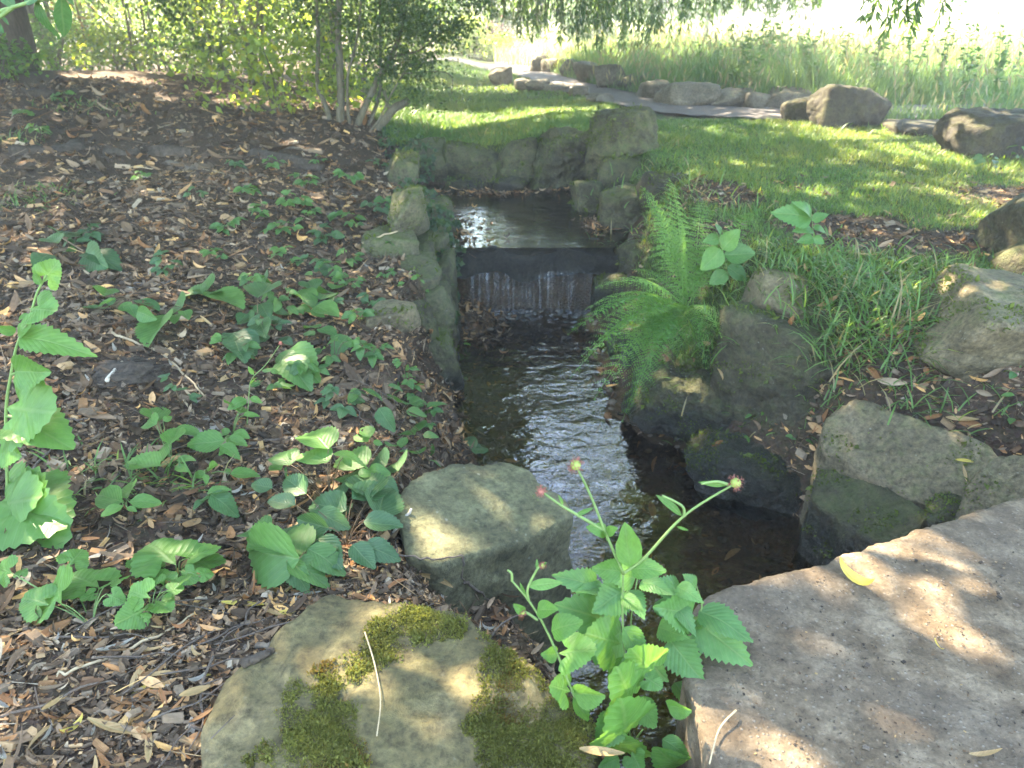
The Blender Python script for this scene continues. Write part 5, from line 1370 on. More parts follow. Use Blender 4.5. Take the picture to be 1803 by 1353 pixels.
# smaller brambles further up the bank: each its own plant
def sprig(px, py, s, lb, mat, n=6, name='bramble', kind='bramble', group=None, h=0.07, cat='plant'):
    c = G(px, py, 0.0)
    t = empty(name, tuple(c), lb, cat, group)
    b = Bag()
    for k in range(n):
        a = k / n * 6.283 + rng.uniform(-0.5, 0.5); r = s * rng.uniform(0.3, 1.5)
        q = np.array([c[0] + r * math.cos(a), c[1] + r * math.sin(a) * 0.8, 0])
        q[2] = Hs(q[0], q[1]) + h * rng.uniform(0.4, 1.3)
        L = s * rng.uniform(0.9, 1.5)
        aa = a + rng.uniform(-0.8, 0.8)
        for da in ((0,) if kind == 'ovate' else (0, 1.15, -1.15)):
            d = np.array([math.cos(aa + da), math.sin(aa + da), rng.uniform(-0.35, 0.15)])
            place_leaf(t, kind, mat, q, q + d * L * (1 if da == 0 else .8), 1.0)
        tube(bez([0, 0, -0.01], (q - c) * [0.4, 0.4, 1.1], q - c, 6), 0.0012, 4, b)
    obj('stem', b.mesh('stem', M['stem_red']), t)
    return t
SPR = [(440, 350, .055, 'bramble'), (520, 370, .05, 'bramble'), (500, 420, .05, 'bramble'), (570, 430, .05, 'bramble_dark'), (610, 400, .05, 'bramble'), (545, 330, .05, 'bramble'), (420, 300, .05, 'bramble_dark'), (620, 330, .05, 'bramble'), (660, 300, .045, 'bramble_dark'), (400, 410, .05, 'bramble'), (560, 480, .05, 'bramble_dark'), (620, 470, .045, 'bramble'), (590, 640, .045, 'bramble'), (650, 640, .04, 'bramble'), (40, 210, .06, 'bramble'), (110, 180, .06, 'bramble'), (70, 240, .055, 'bramble'), (150, 430, .045, 'bramble_dark'), (680, 270, .045, 'bramble_dark'), (480, 300, .05, 'bramble'), (590, 560, .04, 'bramble_dark'), (640, 580, .04, 'bramble'), (690, 370, .045, 'bramble'), (660, 380, .045, 'bramble_dark')]
SPW = ['under the left end of the multi-stemmed shrub branches', 'in front of the dark rotted log', 'uphill of the densest sprigs', 'behind the square topped wall stone', 'just left of the long coping stone', 'beside the dark rotted log, on its left', 'far up the slope, dark, left of the log', 'at the right foot of the multi-stemmed shrub', 'dark, between the shrub and the coping stones', 'left of the sprig cluster on open mulch', 'dark, left of the square topped wall stone', 'touching the square topped wall stone', 'at the foot of the upright wall stone', 'on the slope left of the upright wall stone', 'in the upper left corner of the mulch', 'near the willow roots, right of the corner one', 'in the upper left, nearest of three', 'dark, on the sunlit left mulch', 'dark, right below the shrub stems', 'touching the rotted log from the front', 'dark, between the dense clump and the wall', 'beside the flat brown stone', 'on the left rim of the pool', 'dark, on the rim left of the pool']
for k, (px, py, s, mt) in enumerate(SPR):
    sprig(px, py, s, 'small low bramble ' + SPW[k], mt, int(rng.integers(4, 8)), group='small brambles on the upper mulch bank')
sprig(740, 520, .03, 'pale little herb growing from the top of the upright wall stone', 'geum', 5, 'wall_herb', 'ovate', h=0.08)
sprig(810, 640, .035, 'small bright plant at the waterline below the left wall', 'geum', 6, 'waterside_herb', 'ovate', h=0.10)
sprig(690, 510, .03, 'small light leaves beside the square topped wall stone', 'bramble', 4, 'bramble', 'bramble', h=0.08)

MID = [(450, 520, .06, 'bramble', 'behind the dense dark clump, on its left'), (510, 560, .06, 'bramble', 'in front of the dense dark clump'), (470, 600, .055, 'bramble_dark', 'dark, downhill of the dense clump'), (620, 520, .05, 'bramble', 'upper one on the slope left of the flat brown stone'), (660, 560, .045, 'bramble_dark', 'dark, lower one left of the flat brown stone'), (380, 460, .055, 'bramble', 'uphill of the long pointed leaf trio'), (300, 490, .05, 'bramble_dark', 'dark, above the drooping leaf runner'), (460, 390, .055, 'bramble', 'in the centre of the upper mulch bank'), (550, 400, .05, 'bramble', 'right of the centre of the upper mulch bank'), (500, 470, .055, 'bramble', 'directly uphill of the pale sprigs'), (590, 500, .05, 'bramble', 'among the pale sprigs, on their right'), (690, 450, .04, 'bramble', 'in front of the square topped wall stone'), (420, 640, .055, 'bramble', 'by the orange curled leaf above the long twig'), (540, 680, .05, 'bramble', 'on the open slope above the bright patch'), (600, 730, .05, 'bramble_dark', 'dark, left of the bright patch on the slope'), (720, 700, .04, 'bramble', 'at the edge of the slope right of the bright patch'), (760, 760, .035, 'bramble', 'low on the slope over the water'), (250, 330, .05, 'bramble', 'on the left of the upper mulch, alone'), (350, 360, .05, 'bramble_dark', 'dark, left of the sprig row on the upper mulch'), (560, 300, .045, 'bramble', 'just in front of the rotted log end'), (480, 700, .04, 'bramble', 'beside the nodding avens stalk'), (320, 720, .04, 'bramble_dark', 'dark, right of the long twig')]
for px, py, s, mt, w_ in MID:
    sprig(px, py, s * .78, 'bramble seedling ' + w_, mt, int(rng.integers(4, 8)), group='bramble seedlings in the middle of the mulch bank', h=0.08)
# right bank herbs
sprig(1268, 705, .022, 'tiny seedling with two leaf pairs left of the mossy block, upper of three', 'geum', 4, 'seedling', 'ovate', h=0.04, cat='seedling')
sprig(1215, 775, .026, 'seedling at the dark hollow by the water, lowest of three', 'geum', 5, 'seedling', 'ovate', h=0.05, cat='seedling')
sprig(1335, 735, .024, 'seedling against the face of the mossy block, right one of three', 'geum', 4, 'seedling', 'ovate', h=0.06, cat='seedling')
_y = float(G(1440, 440, 0)[1])
upright('young nettle with light leaf pairs standing in the turf right of the fern', 'plant', 0, _y - 0.1, [[(1428, 450), (1432, 415), (1428, 375)]], [(1430, 385, 1372, 368), (1430, 385, 1412, 348), (1430, 388, 1458, 375), (1432, 400, 1458, 405), (1432, 405, 1400, 400), (1432, 418, 1452, 430), (1432, 420, 1405, 425)], 'nettle', 'nettle', 'nettle', wid=1.3)
_y = float(G(1290, 500, 0)[1])
upright('broad-leaved weed between the fern and the smooth pale stone', 'plant', 0, _y - 0.1, [[(1285, 500), (1275, 450), (1262, 410)]], [(1270, 440, 1235, 475, 0, -.03), (1272, 440, 1300, 405, 0, -.02), (1280, 470, 1318, 492, 0, -.02), (1275, 450, 1330, 445, 0, -.02), (1265, 420, 1240, 425), (1268, 420, 1270, 395), (1280, 480, 1250, 500)], 'bramble', 'bramble', 'weed', wid=1.2)
for q_, (a_, b_, w_) in enumerate([(1400, 800, 'at the foot of the large mossy block'), (1500, 640, 'in the grass fringe over the mossy block'), (1620, 600, 'left of the large pale block'), (1300, 790, 'on the dark wet stone by the water'), (1560, 760, 'beside the slanting slab top'), (1250, 660, 'under the lowest fern fronds')]):
    sprig(a_, b_, .028, 'small green weed ' + w_, 'geum' if q_ % 2 else 'bramble', 5, 'weed', 'ovate', h=0.05, group='small weeds on the right bank', cat='weed')
sprig(1785, 745, .035, 'broad-leaved seedling at the right edge on the leaf-strewn earth', 'bramble', 3, 'seedling', 'ovate', h=0.06, cat='seedling')
sprig(1790, 670, .03, 'round-leaved seedling at the right edge below the pale block', 'bramble', 3, 'seedling', 'ovate', h=0.06, cat='seedling')
sprig(1740, 305, .05, 'dark weed with pointed leaves at the foot of the hollow-topped boulder', 'bramble_dark', 6, 'weed', 'ovate', h=0.10)
sprig(1790, 290, .05, 'light green weed against the right side of the hollow-topped boulder', 'bramble', 5, 'weed', 'ovate', h=0.12)

# ------------------------------------------------------------------ fern
def fern():
    c = np.array(aty(1205, 545, 2.95)); c[2] = max(c[2], Hs(c[0], c[1]))
    t = empty('fern', tuple(c), 'bright green fern spreading its fronds over the right side of the stream', 'fern')
    tips = [((1018, 585), 2.55), ((1022, 655), 2.40), ((1135, 345), 3.10), ((1105, 725), 2.45), ((1062, 510), 2.75), ((1240, 640), 2.50), ((1160, 375), 3.3), ((1340, 375), 3.2), ((1290, 455), 3.3), ((1235, 365), 3.45), ((1075, 560), 2.9), ((1265, 590), 2.6), ((1120, 480), 3.1), ((1200, 400), 3.0), ((1090, 660), 2.6), ((1040, 620), 2.6), ((1060, 690), 2.5), ((1045, 545), 2.75), ((1250, 420), 3.3), ((1180, 330), 3.4), ((1120, 700), 2.4)]
    for (px, py), y in tips:
        e = (aty(px, py, y) - c) * 1.08
        L = np.linalg.norm(e)
        mid = e * 0.45 + np.array([0, 0, 0.22 * L + 0.04])
        P = bez([rng.normal() * 0.02, rng.normal() * 0.02, 0], mid, e, 60)
        T_ = unit(np.gradient(P, axis=0))
        sd = unit(np.cross(T_, np.array([0, -0.35, 1.0]) + rng.normal(size=3) * 0.25)); nr = np.cross(sd, T_)
        b = Bag()
        tube(P, np.linspace(0.0028, 0.0006, 60), 4, b, (0.12, 0.2, 0.06))
        for k in range(5, 60, 3):
            f = min(1.0, (k - 5) / 54)
            pl = 0.25 * L * (min(1, 0.35 + 2.6 * f) * (1 - f) ** 0.72 + 0.02) * rng.uniform(.92, 1.08)
            for s in (-1, 1):
                d = unit(sd[k] * s + T_[k] * (0.35 + 0.3 * f) - nr[k] * 0.12 + rng.normal(size=3) * 0.04)
                m = max(4, int(pl / 0.0072))
                g = np.linspace(0.04, 1, m)
                q = P[k] + d * (pl * g)[:, None] - np.array([0, 0, 1]) * (0.25 * pl * g ** 2)[:, None]
                sz = np.maximum(0.0185 * (pl / 0.09) ** 0.5 * (1 - 0.75 * g) * rng.uniform(.75, 1.2, m), 0.003)
                for s2 in (-1, 1):
                    w = np.cross(d, nr[k]) * s2
                    yd = unit(w[None] + d[None] * 0.55 + rng.normal(size=(m, 3)) * 0.07)
                    scatter(DIA_V * [0.5, 1, 1], DIA_Q, q, yd, nr[k][None] + rng.normal(size=(m, 3)) * 0.35, sz, np.ones((m, 3)), b)
        obj('frond', b.mesh('frond', M['fern'], False), t)
fern()

# ------------------------------------------------------------------ ivy on the left wall
def ivy():
    c = G(765, 480, 0)
    t = empty('ivy', tuple(c), 'dark ivy trailing over the left wall beside the weir', 'ivy')
    b = Bag()
    for px, py, r, n, y in [(772, 420, 26, 160, 4.35), (782, 470, 22, 130, 4.2), (765, 390, 24, 130, 4.6), (770, 500, 18, 80, 4.0), (750, 360, 22, 90, 5.0), (722, 345, 24, 80, 5.1), (790, 520, 14, 50, 4.1), (770, 560, 12, 40, 3.7), (700, 365, 20, 50, 4.8), (735, 300, 26, 80, 6.0), (790, 560, 12, 60, 3.8), (740, 275, 25, 90, 6.3), (690, 255, 25, 90, 6.5), (800, 445, 14, 50, 4.45), (795, 395, 14, 50, 4.9)]:
        a = rng.uniform(0, 6.28, n); rr = r * np.sqrt(rng.random(n)) * 1.2
        P = np.array([aty(px + q * math.cos(z), py + q * math.sin(z) * 1.3, y + rng.normal() * 0.04) for q, z in zip(rr, a)]) - c
        scatter(LEAF2_V * [1.3, 1, 1], None, P, unit(rng.normal(size=(n, 3)) * 0.6 + [0.2, -0.3, -0.7]), unit(rng.normal(size=(n, 3)) * 0.5 + [0.3, -0.9, 0.5]), rng.uniform(0.025, 0.05, n), colours(n, (0.018, 0.045, 0.022), (0.045, 0.085, 0.04)), b, TT=LEAF2_T)
    tag(obj('leaves', b.mesh('leaves', M['foliage'], False), t), kind='stuff')
ivy()

# ------------------------------------------------------------------ litter of bark chips, dead leaves and twigs
LCOL = np.array([[.034, .025, .017], [.062, .046, .033], [.105, .080, .058], [.15, .12, .092], [.24, .165, .095], [.15, .085, .043], [.20, .175, .14], [.085, .052, .031], [.33, .22, .10]])
LWT = np.array([.20, .22, .19, .09, .09, .08, .04, .06, .03]); LWT = LWT / LWT.sum()
CHIP_V = np.array([[-.5, 0, 0], [.5, .05, 0], [.42, 1, 0], [-.45, .92, 0], [-.42, .06, .22], [.42, .1, .26], [.36, .93, .2], [-.38, .88, .24]])
CHIP_Q = np.array([[4, 5, 6, 7], [0, 1, 5, 4], [1, 2, 6, 5], [2, 3, 7, 6], [3, 0, 4, 7]])
def curl_leaf(a, w, tw, rows=6):
    t = np.linspace(0, 1, rows); V = []
    for i in range(rows):
        th = a * (t[i] - 0.5)
        y = 0.5 + (math.sin(th) / a if abs(a) > .01 else t[i] - .5); z = (1 - math.cos(th)) / a if abs(a) > .01 else 0
        ww = w * math.sin(math.pi * (0.04 + 0.92 * t[i])) ** 0.8
        for f in (-1, 0, 1):
            V.append([f * ww * math.cos(tw * t[i]), y, z + abs(f) * ww * 0.45 + f * ww * math.sin(tw * t[i])])
    Q = [[i * 3 + k, i * 3 + k + 1, i * 3 + k + 4, i * 3 + k + 3] for i in range(rows - 1) for k in (0, 1)]
    return np.array(V), np.array(Q)
CURLS = [curl_leaf(1.2, .10, .6), curl_leaf(2.6, .09, 1.2), curl_leaf(-1.0, .12, -.5), curl_leaf(.5, .16, .3), curl_leaf(3.6, .10, -1.0)]
TW_V = np.array([[-.5, 0, 0], [.5, 0, 0], [0, 0, .9], [-.45, .55, .15], [.45, .55, .15], [0, .55, 1.0], [-.3, 1, 0], [.3, 1, 0], [0, 1, .6]])
TW_Q = np.array([[0, 2, 5, 3], [2, 1, 4, 5], [3, 5, 8, 6], [5, 4, 7, 8]])

def litter_pieces(p, scale, bag, mix=(0.42, 0.44, 0.14), dark=1.0):
    n = len(p)
    nr = unit(hgrad(p[:, 0], p[:, 1]) + rng.normal(size=(n, 3)) * 0.28)
    az = rng.uniform(0, 6.283, n)
    yd = np.stack([np.cos(az), np.sin(az), np.zeros(n)], -1)
    yd = unit(yd - nr * (yd * nr).sum(1)[:, None])
    kind = rng.choice(3, n, p=mix)
    tint = n2(p[:, 0], p[:, 1], 1.3, 240)[:, None]
    ci = rng.choice(len(LCOL), n, p=LWT)
    c = LCOL[ci] * np.array([1.24, 1.15, 0.99]) * rng.uniform(0.6, 1.4, (n, 1)) * (1 + 0.25 * tint) * dark
    p = p + nr * 0.004
    k = kind == 0
    ln = scale * rng.uniform(0.35, 1.3, n) ** 1.3
    scatter(CHIP_V, CHIP_Q, p[k], yd[k], nr[k], ln[k] * 0.032, c[k], bag, wid=rng.uniform(0.2, 0.6, k.sum()))
    for v, (LV, LQ) in enumerate(CURLS):
        k = (kind == 1) & ((np.arange(n) % len(CURLS)) == v)
        cc = c[k] * np.array([1.15, 1.05, 0.95])
        scatter(LV, LQ, p[k] + [0, 0, .002], yd[k], nr[k], ln[k] * 0.062, cc, bag, wid=rng.uniform(0.7, 1.5, k.sum()))
    k = kind == 2
    scatter(TW_V * [1, 1, 0.028], TW_Q, p[k], yd[k], nr[k], ln[k] * 0.085, c[k] * 0.9, bag, wid=rng.uniform(0.018, 0.04, k.sum()))

def litter():
    b = Bag()
    for (r0, r1, n, s) in [(0.45, 1.3, 30000, .45), (1.3, 2.2, 27000, .65), (2.2, 3.5, 30000, .80), (3.5, 5.5, 28000, 1.05), (5.5, 9.5, 20000, 1.5)]:
        a = rng.uniform(-1.0, 0.30, n); r = np.sqrt(rng.uniform(r0 * r0, r1 * r1, n))
        x = r * np.sin(a) ; y = r * np.cos(a)
        k = (w_left(x, y) > 0.5) & (rng.random(n) < 0.80 + 0.45 * n2(x, y, 4.5, 241, 3))
        x, y = x[k], y[k]
        litter_pieces(np.stack([x, y, H(x, y)], -1), s * rng.choice([.5, .8, 1.25, 1.8], len(x), p=[.35, .35, .22, .08]), b)
    tag(obj('leaf_litter', b.mesh('leaf_litter', M['litter'], False)), 'mulch of bark chips, dead leaves and twigs covering the left bank', 'litter', kind='stuff')
    b = Bag()
    n = 70000
    x = rng.uniform(0.5, 3.6, n); y = 1.2 + 3.6 * rng.random(n) ** 1.25
    bare = np.clip(patch(x, y, BARE) * 2.6 + 0.55 * n2(x, y, 3.5, 77), 0, 1)
    k = (x > xr(y) + 0.12) & (rng.random(n) < np.where(y < 2.5, 1.0, 0.03) + 0.45 * bare)
    x, y = x[k], y[k]
    litter_pieces(np.stack([x, y, H(x, y)], -1), 0.75 * rng.choice([.4, .7, 1.2, 1.7], len(x), p=[.4, .33, .2, .07]), b, (0.30, 0.55, 0.15))
    # dead leaves heaped under the weir and drifted on the pool
    n = 900
    x = rng.normal(size=n) * 0.13 - 0.28; y = rng.normal(size=n) * 0.2 + 4.2
    k = (x > -0.42) & (y < 4.44)
    x, y = x[k], y[k]
    litter_pieces(np.stack([x, y, np.maximum(H(x, y), -0.01)], -1), 1.0, b, (0.15, 0.75, 0.10), 0.8)
    for (x0, y0, sx, sy, m) in [(-0.1, 6.12, 0.34, 0.06, 420), (0.61, 5.0, 0.06, 0.10, 150), (-0.38, 5.0, 0.09, 0.3, 160), (-0.35, 4.65, 0.1, 0.06, 60)]:
        x = rng.normal(size=m) * sx + x0; y = rng.normal(size=m) * sy + y0 + 0.05 * x
        litter_pieces(np.stack([x, y, np.maximum(H(x, y), POOL_Z + 0.001)], -1), 1.1, b, (0.1, 0.8, 0.1), 1.15)
    # leaves sunk on the stream bed
    n = 1500
    y = rng.uniform(1.4, 4.2, n); x = xl(y) + (xr(y) - xl(y)) * rng.random(n)
    litter_pieces(np.stack([x, y, H(x, y)], -1), 1.0, b, (0.35, 0.55, 0.10), 0.9)
    tag(obj('dead_leaves', b.mesh('dead_leaves', M['litter'], False)), 'dead willow leaves strewn on the right bank, pool and stream bed', 'leaves', kind='stuff')
litter()

# crumbs and specks of litter blown onto the concrete slab
def slab_crumbs():
    b = Bag()
    px = rng.uniform(1230, 1803, 900); py = rng.uniform(880, 1353, 900)
    P = np.array([at(a, c, 0.7235) for a, c in zip(px, py)])
    k = (P[:, 0] > 0.36) & (P[:, 1] < 1.02 + 0.36 * (P[:, 0] - 0.4)) & (n2(P[:, 0], P[:, 1], 5, 260) > -0.25)
    P = P[k]; n = len(P); az = rng.uniform(0, 6.283, n)
    yd = np.stack([np.cos(az), np.sin(az), np.zeros(n)], -1)
    c = LCOL[rng.choice(len(LCOL), n, p=LWT)] * rng.uniform(.7, 1.2, (n, 1))
    scatter(CHIP_V, CHIP_Q, P, yd, np.array([[0, 0, 1.0]]) + rng.normal(size=(n, 3)) * .15, rng.uniform(.0015, .005, n) * np.where(rng.random(n) < .04, 2.2, 1), c * .7, b, wid=rng.uniform(.25, .8, n))
    tag(obj('litter_crumbs', b.mesh('litter_crumbs', M['litter'], False)), 'crumbs of bark and soil scattered on the concrete slab', 'litter', kind='stuff')
slab_crumbs()

# stones on the stream bed
def bed_gravel():
    b = Bag(); D, F = ico(1)
    n = 900
    y = rng.uniform(1.3, 4.2, n); x = xl(y) + (xr(y) - xl(y)) * rng.random(n) * 1.05
    for i in range(n):
        s = rng.uniform(0.006, 0.026)
        V = D * (1 + 0.25 * rng.normal(size=(len(D), 1)) * 0.5) * [s, s * rng.uniform(.6, 1), s * .5] + [x[i], y[i], Hs(x[i], y[i]) + 0.002] if i < 420 else None
        if V is None: break
        b.add(V, None, F, np.array([.11, .085, .06]) * rng.uniform(.5, 1.5))
    tag(obj('bed_gravel', b.mesh('bed_gravel', M['litter'])), kind='stuff')
bed_gravel()

# ------------------------------------------------------------------ single dead leaves one can pick out
_dl = {}
def dead_mesh(v, mt):
    if (v, mt) not in _dl:
        a, w, tw = [(1.0, .085, .5), (2.2, .08, 1.1), (-0.9, .10, -.5), (.5, .12, .3), (3.0, .085, -.9)][v]
        V, Q = curl_leaf(a, w, tw, 11)
        U = np.stack([0.5 + V[:, 0] * 3, V[:, 1]], -1)
        _dl[(v, mt)] = mesh_data('fallen_leaf', V, [Q], M[mt], uv=U)
    return _dl[(v, mt)]
# surfaces leaves can lie on
from mathutils.bvhtree import BVHTree
def bvh_of(o):
    dg = None
    me = o.data; mw = Matrix.Translation(o.location) @ o.rotation_euler.to_matrix().to_4x4()
    return BVHTree.FromPolygons([tuple(mw @ v.co) for v in me.vertices], [tuple(p.vertices) for p in me.polygons])
_stones = [o for o in COL.objects if o.type == 'MESH' and o.parent is None and o.name.split('.')[0] in ('bank_stone', 'boulder', 'wall_stone', 'pool_stone', 'concrete_slab')]
_bv = [bvh_of(o) for o in _stones]
def hit(px, py):
    """the point and normal on stone or earth seen at this spot of the photograph"""
    d = Vector(unit(ray(px, py))); best = (1e9, None, None)
    for b in _bv:
        q, nn, i, t = b.ray_cast(Vector((0, 0, CZ)), d)
        if q is not None and t < best[0]: best = (t, np.array(q), np.array(nn))
    g = G(px, py)
    if np.linalg.norm(g - [0, 0, CZ]) < best[0] - 0.004: return g, hgrad(g[:1], g[1:2])[0]
    return best[1], best[2]

def fallen(a, b, mt, label, v=None, group=None, lift=0.008, kind=None):
    p, n = hit(*a); q, n_ = hit(*b)
    n = n if n @ (np.array([0, 0, CZ]) - p) > 0 else -n
    y = q - p; L = np.linalg.norm(y)
    if 0.13 < L <= 0.3: y = y * (0.12 / L); L = 0.12
    if L > 0.3 or L < 1e-4: y = unit(rng.normal(size=3) * [1, 1, 0]) * 0.07; L = 0.07
    y = y / L; x = unit(np.cross(y, n)); z = np.cross(x, y)
    p = p + z * lift
    if kind: me = leaf_mesh(kind, mt, 0)
    else: me = dead_mesh(int(rng.integers(0, 5)) if v is None else v, mt)
    o = bpy.data.objects.new('fallen_leaf', me); COL.objects.link(o)
    o.matrix_basis = Matrix(((x[0] * L, y[0] * L, z[0] * L, p[0]), (x[1] * L, y[1] * L, z[1] * L, p[1]), (x[2] * L, y[2] * L, z[2] * L, p[2]), (0, 0, 0, 1)))
    return tag(o, label, 'leaf', group)
def c2(c, a, b, x, y): return cp(c, a, b), cp(c, x, y)
HERO = [(7, 430, 1115, 830, 1190, 'dry_tan', 'longest tan willow leaf at the bottom left, lying flat on the mulch'), (7, 270, 1195, 440, 1080, 'dry_yellow', 'pale yellow crumpled leaf left of the longest tan leaf'), (7, 695, 1055, 868, 1062, 'dry_orange', 'orange-tan willow leaf above the longest tan leaf'),
        (7, 870, 1040, 1025, 998, 'dry_tan', 'small pointed tan leaf touching the left edge of the mossy stone'), (7, 500, 1120, 740, 945, 'dry_orange', 'rust-orange curled leaf rising above the yellow crumpled leaf'), (7, 640, 950, 845, 920, 'dry_yellow', 'twisted yellow leaf near the mossy stone'),
        (7, 950, 895, 1035, 865, 'dry_yellow', 'little yellow curled leaf on the edge of the mossy stone'), (7, 1190, 560, 1265, 385, 'dry_orange', 'upright orange leaf beside the yellow leaf near the bramble'), (7, 1080, 530, 1315, 542, 'dry_yellow', 'yellow two-ended willow leaf right of the rosette seedlings'),
        (7, 1310, 585, 1465, 560, 'dry_yellow', 'thin yellow leaf just left of the mossy stone edge'), (7, 635, 360, 810, 330, 'dry_tan', 'flat beige leaf half under the broad lobed avens leaves'), (7, 0, 968, 75, 985, 'dry_orange', 'orange leaf cut by the left edge near the bottom'), (7, 80, 1010, 165, 955, 'dry_orange', 'small orange leaf right of the one cut by the left edge'),
        (7, 485, 630, 565, 580, 'dry_tan', 'little tan leaf under the pale dusty seedling'), (7, 1270, 445, 1415, 480, 'dry_orange', 'orange leaf under the tip of the large three-leaved bramble'), (7, 0, 470, 85, 465, 'dry_orange', 'dull orange leaf under the left rosette, at the edge'), (7, 0, 890, 135, 828, 'dry_grey', 'silvery leaf with a green tip at the left edge'),
        (4, 65, 190, 155, 300, 'dry_yellow', 'yellow crescent leaf caught on the tall avens stem'), (4, 1100, 690, 1235, 640, 'dry_tan', 'ring-curled tan leaf right of the long twig'), (4, 1410, 710, 1540, 628, 'dry_tan', 'straight yellowish leaf pointing at the right bramble'), (4, 1180, 1150, 1255, 1230, 'dry_orange', 'red-orange leaf above the hanging bramble pair'),
        (4, 1020, 380, 1160, 400, 'dry_orange', 'cluster-topping orange curled leaf above the long twig'), (4, 200, 680, 330, 700, 'dry_orange', 'orange leaf heap-topper left of the root mass'), (4, 220, 560, 310, 600, 'dry_tan', 'pale tan leaf left above the root mass'), (4, 720, 600, 810, 620, 'dry_tan', 'mustard leaf lying on the dark root mass'),
        (0, 1462, 998, 1552, 1055, 'dry_yellow', 'yellowish curled willow leaf on the concrete slab'), (0, 1640, 1132, 1660, 1156, 'dry_yellow', 'tiny greenish-yellow leaf in the middle of the concrete slab'), (6, 170, 585, 240, 615, 'dry_tan', 'pinkish tan leaf under the fern by the hollow'), (6, 225, 690, 255, 755, 'dry_tan', 'hanging tan leaf below the pinkish one'),
        (6, 180, 1080, 245, 1030, 'dry_orange', 'tan-orange leaf at the dark hollow by the water'), (6, 660, 1000, 745, 868, 'dry_orange', 'long brown leaf leaning on the slanting slab top edge'), (6, 1190, 820, 1255, 875, 'dry_tan', 'forked tan leaf right of the thin twig on the right bank'), (6, 1250, 925, 1535, 942, 'dry_tan', 'long straw-coloured leaf across the right bank earth'),
        (6, 1500, 850, 1555, 935, 'dry_orange', 'upright orange leaf at the right bank edge'), (6, 1305, 1118, 1392, 1130, 'dry_yellow', 'pale yellow leaf over the dark gap beside the slanting slab'), (6, 1345, 1150, 1362, 1225, 'dry_tan', 'cream leaf hanging into the dark gap'), (6, 530, 520, 572, 478, 'dry_orange', 'pinkish folded leaf on top of the mossy block'), (6, 780, 505, 850, 518, 'dry_tan', 'tan leaf on the right end of the mossy block'),
        (6, 1005, 528, 1030, 580, 'dry_tan', 'tan leaf caught in the hanging grass'), (8, 400, 510, 565, 565, 'dry_tan', 'pale curled leaf between the two foreground stones'), (0, 815, 395, 840, 415, 'dry_yellow', 'yellow leaf at the left end of the weir'), (8, 1075, 1280, 1160, 1190, 'dry_tan', 'tan leaf under the avens between stone and slab'), (8, 1400, 1030, 1465, 1050, 'dry_orange', 'orange-tan leaf below the nettle')]
for c, a, b, x, y, mt, lb in HERO:
    fallen(*c2(c, a, b, x, y), mt, lb)
fallen(*c2(4, 100, 1200, 215, 1150), 'dry_yellow', 'yellow lobed dead leaf on the mulch near the left edge', kind='lobed')
fallen(*c2(4, 980, 900, 1135, 975), 'dry_grey', 'flat pale beige maple-like dead leaf in the middle of the mulch', kind='lobed')
fallen((318, 234), (314, 222), 'dry_yellow', 'bright golden leaf on the upper mulch slope', kind='lobed', lift=0.02)
fallen((1700, 1340), (1760, 1330), 'dry_tan', 'small tan leaf at the bottom edge of the concrete slab')
def loose_leaves():
    lab = {'dry_tan': 'dry tan willow leaf lying loose on the mulch bank', 'dry_orange': 'dry rust-orange willow leaf lying loose on the mulch bank', 'dry_grey': 'bleached grey willow leaf lying loose on the mulch bank'}
    k = 0
    while k < 235:
        px, py = rng.uniform(0, 860), rng.uniform(430, 1350)
        g = G(px, py)
        if w_left(g[:1], g[1:2])[0] < 0.5: continue
        mt = rng.choice(['dry_tan', 'dry_orange', 'dry_grey'], p=[.42, .33, .25])
        a = rng.uniform(0, 6.283); L = rng.uniform(0.03, 0.07)
        o = bpy.data.objects.new('fallen_leaf', dead_mesh(int(rng.integers(0, 5)), str(mt))); COL.objects.link(o)
        n = unit(hgrad(g[:1], g[1:2])[0] + rng.normal(size=3) * 0.2); y = unit(np.cross(n, [math.cos(a), math.sin(a), 0])); x = np.cross(y, n)
        o.matrix_basis = Matrix(((x[0] * L, y[0] * L, n[0] * L, g[0]), (x[1] * L, y[1] * L, n[1] * L, g[1]), (x[2] * L, y[2] * L, n[2] * L, g[2] + 0.012), (0, 0, 0, 1)))
        tag(o, lab[str(mt)], 'leaf', str(mt).replace('dry_', '') + ' willow leaves on the mulch bank')
        k += 1
loose_leaves()

# ------------------------------------------------------------------ twigs, logs, root mass
def twig(label, crop, pts, r, mat='dead_wood', lift=0.008, name='twig', cat='twig'):
    P = np.array([hit(*cp(crop, *p))[0] for p in pts]); P[:, 2] += lift
    c = P.mean(0); D_ = _densify(P - c, 6)
    D_ = D_ + 0.0025 * rng.normal(size=D_.shape) * (r > 0.002)
    b = Bag(); tube(D_, np.linspace(r, r * 0.6, len(D_)), 6, b)
    return tag(obj(name, b.mesh(name, M[mat]), None, tuple(c)), label, cat)
M['straw'] = plain_material('straw', (0.26, 0.19, 0.11), (0.42, 0.33, 0.20), 50, 0.7, 0.1)
M['pale_wood'] = plain_material('bleached_wood', (0.30, 0.26, 0.20), (0.48, 0.43, 0.35), 50, 0.8, 0.3)
twig('long brown twig running down past the dark root mass', 4, [(580, 450), (800, 530), (950, 660), (1060, 780)], .0050, 'straw', .014)
twig('short bleached stick lying on the dark root mass', 4, [(555, 715), (632, 620)], .0075, 'pale_wood', .03)
twig('grey bent twig left of the maple-like leaf', 4, [(340, 885), (440, 885), (535, 858)], .004, lift=.012)
twig('pale branch below the grass wisps at the left', 4, [(130, 1235), (280, 1200), (440, 1182)], .006, 'pale_wood', .012)
twig('lichen-grey twig right of the avens clump', 4, [(1230, 1030), (1380, 995), (1510, 980)], .006, lift=.014)
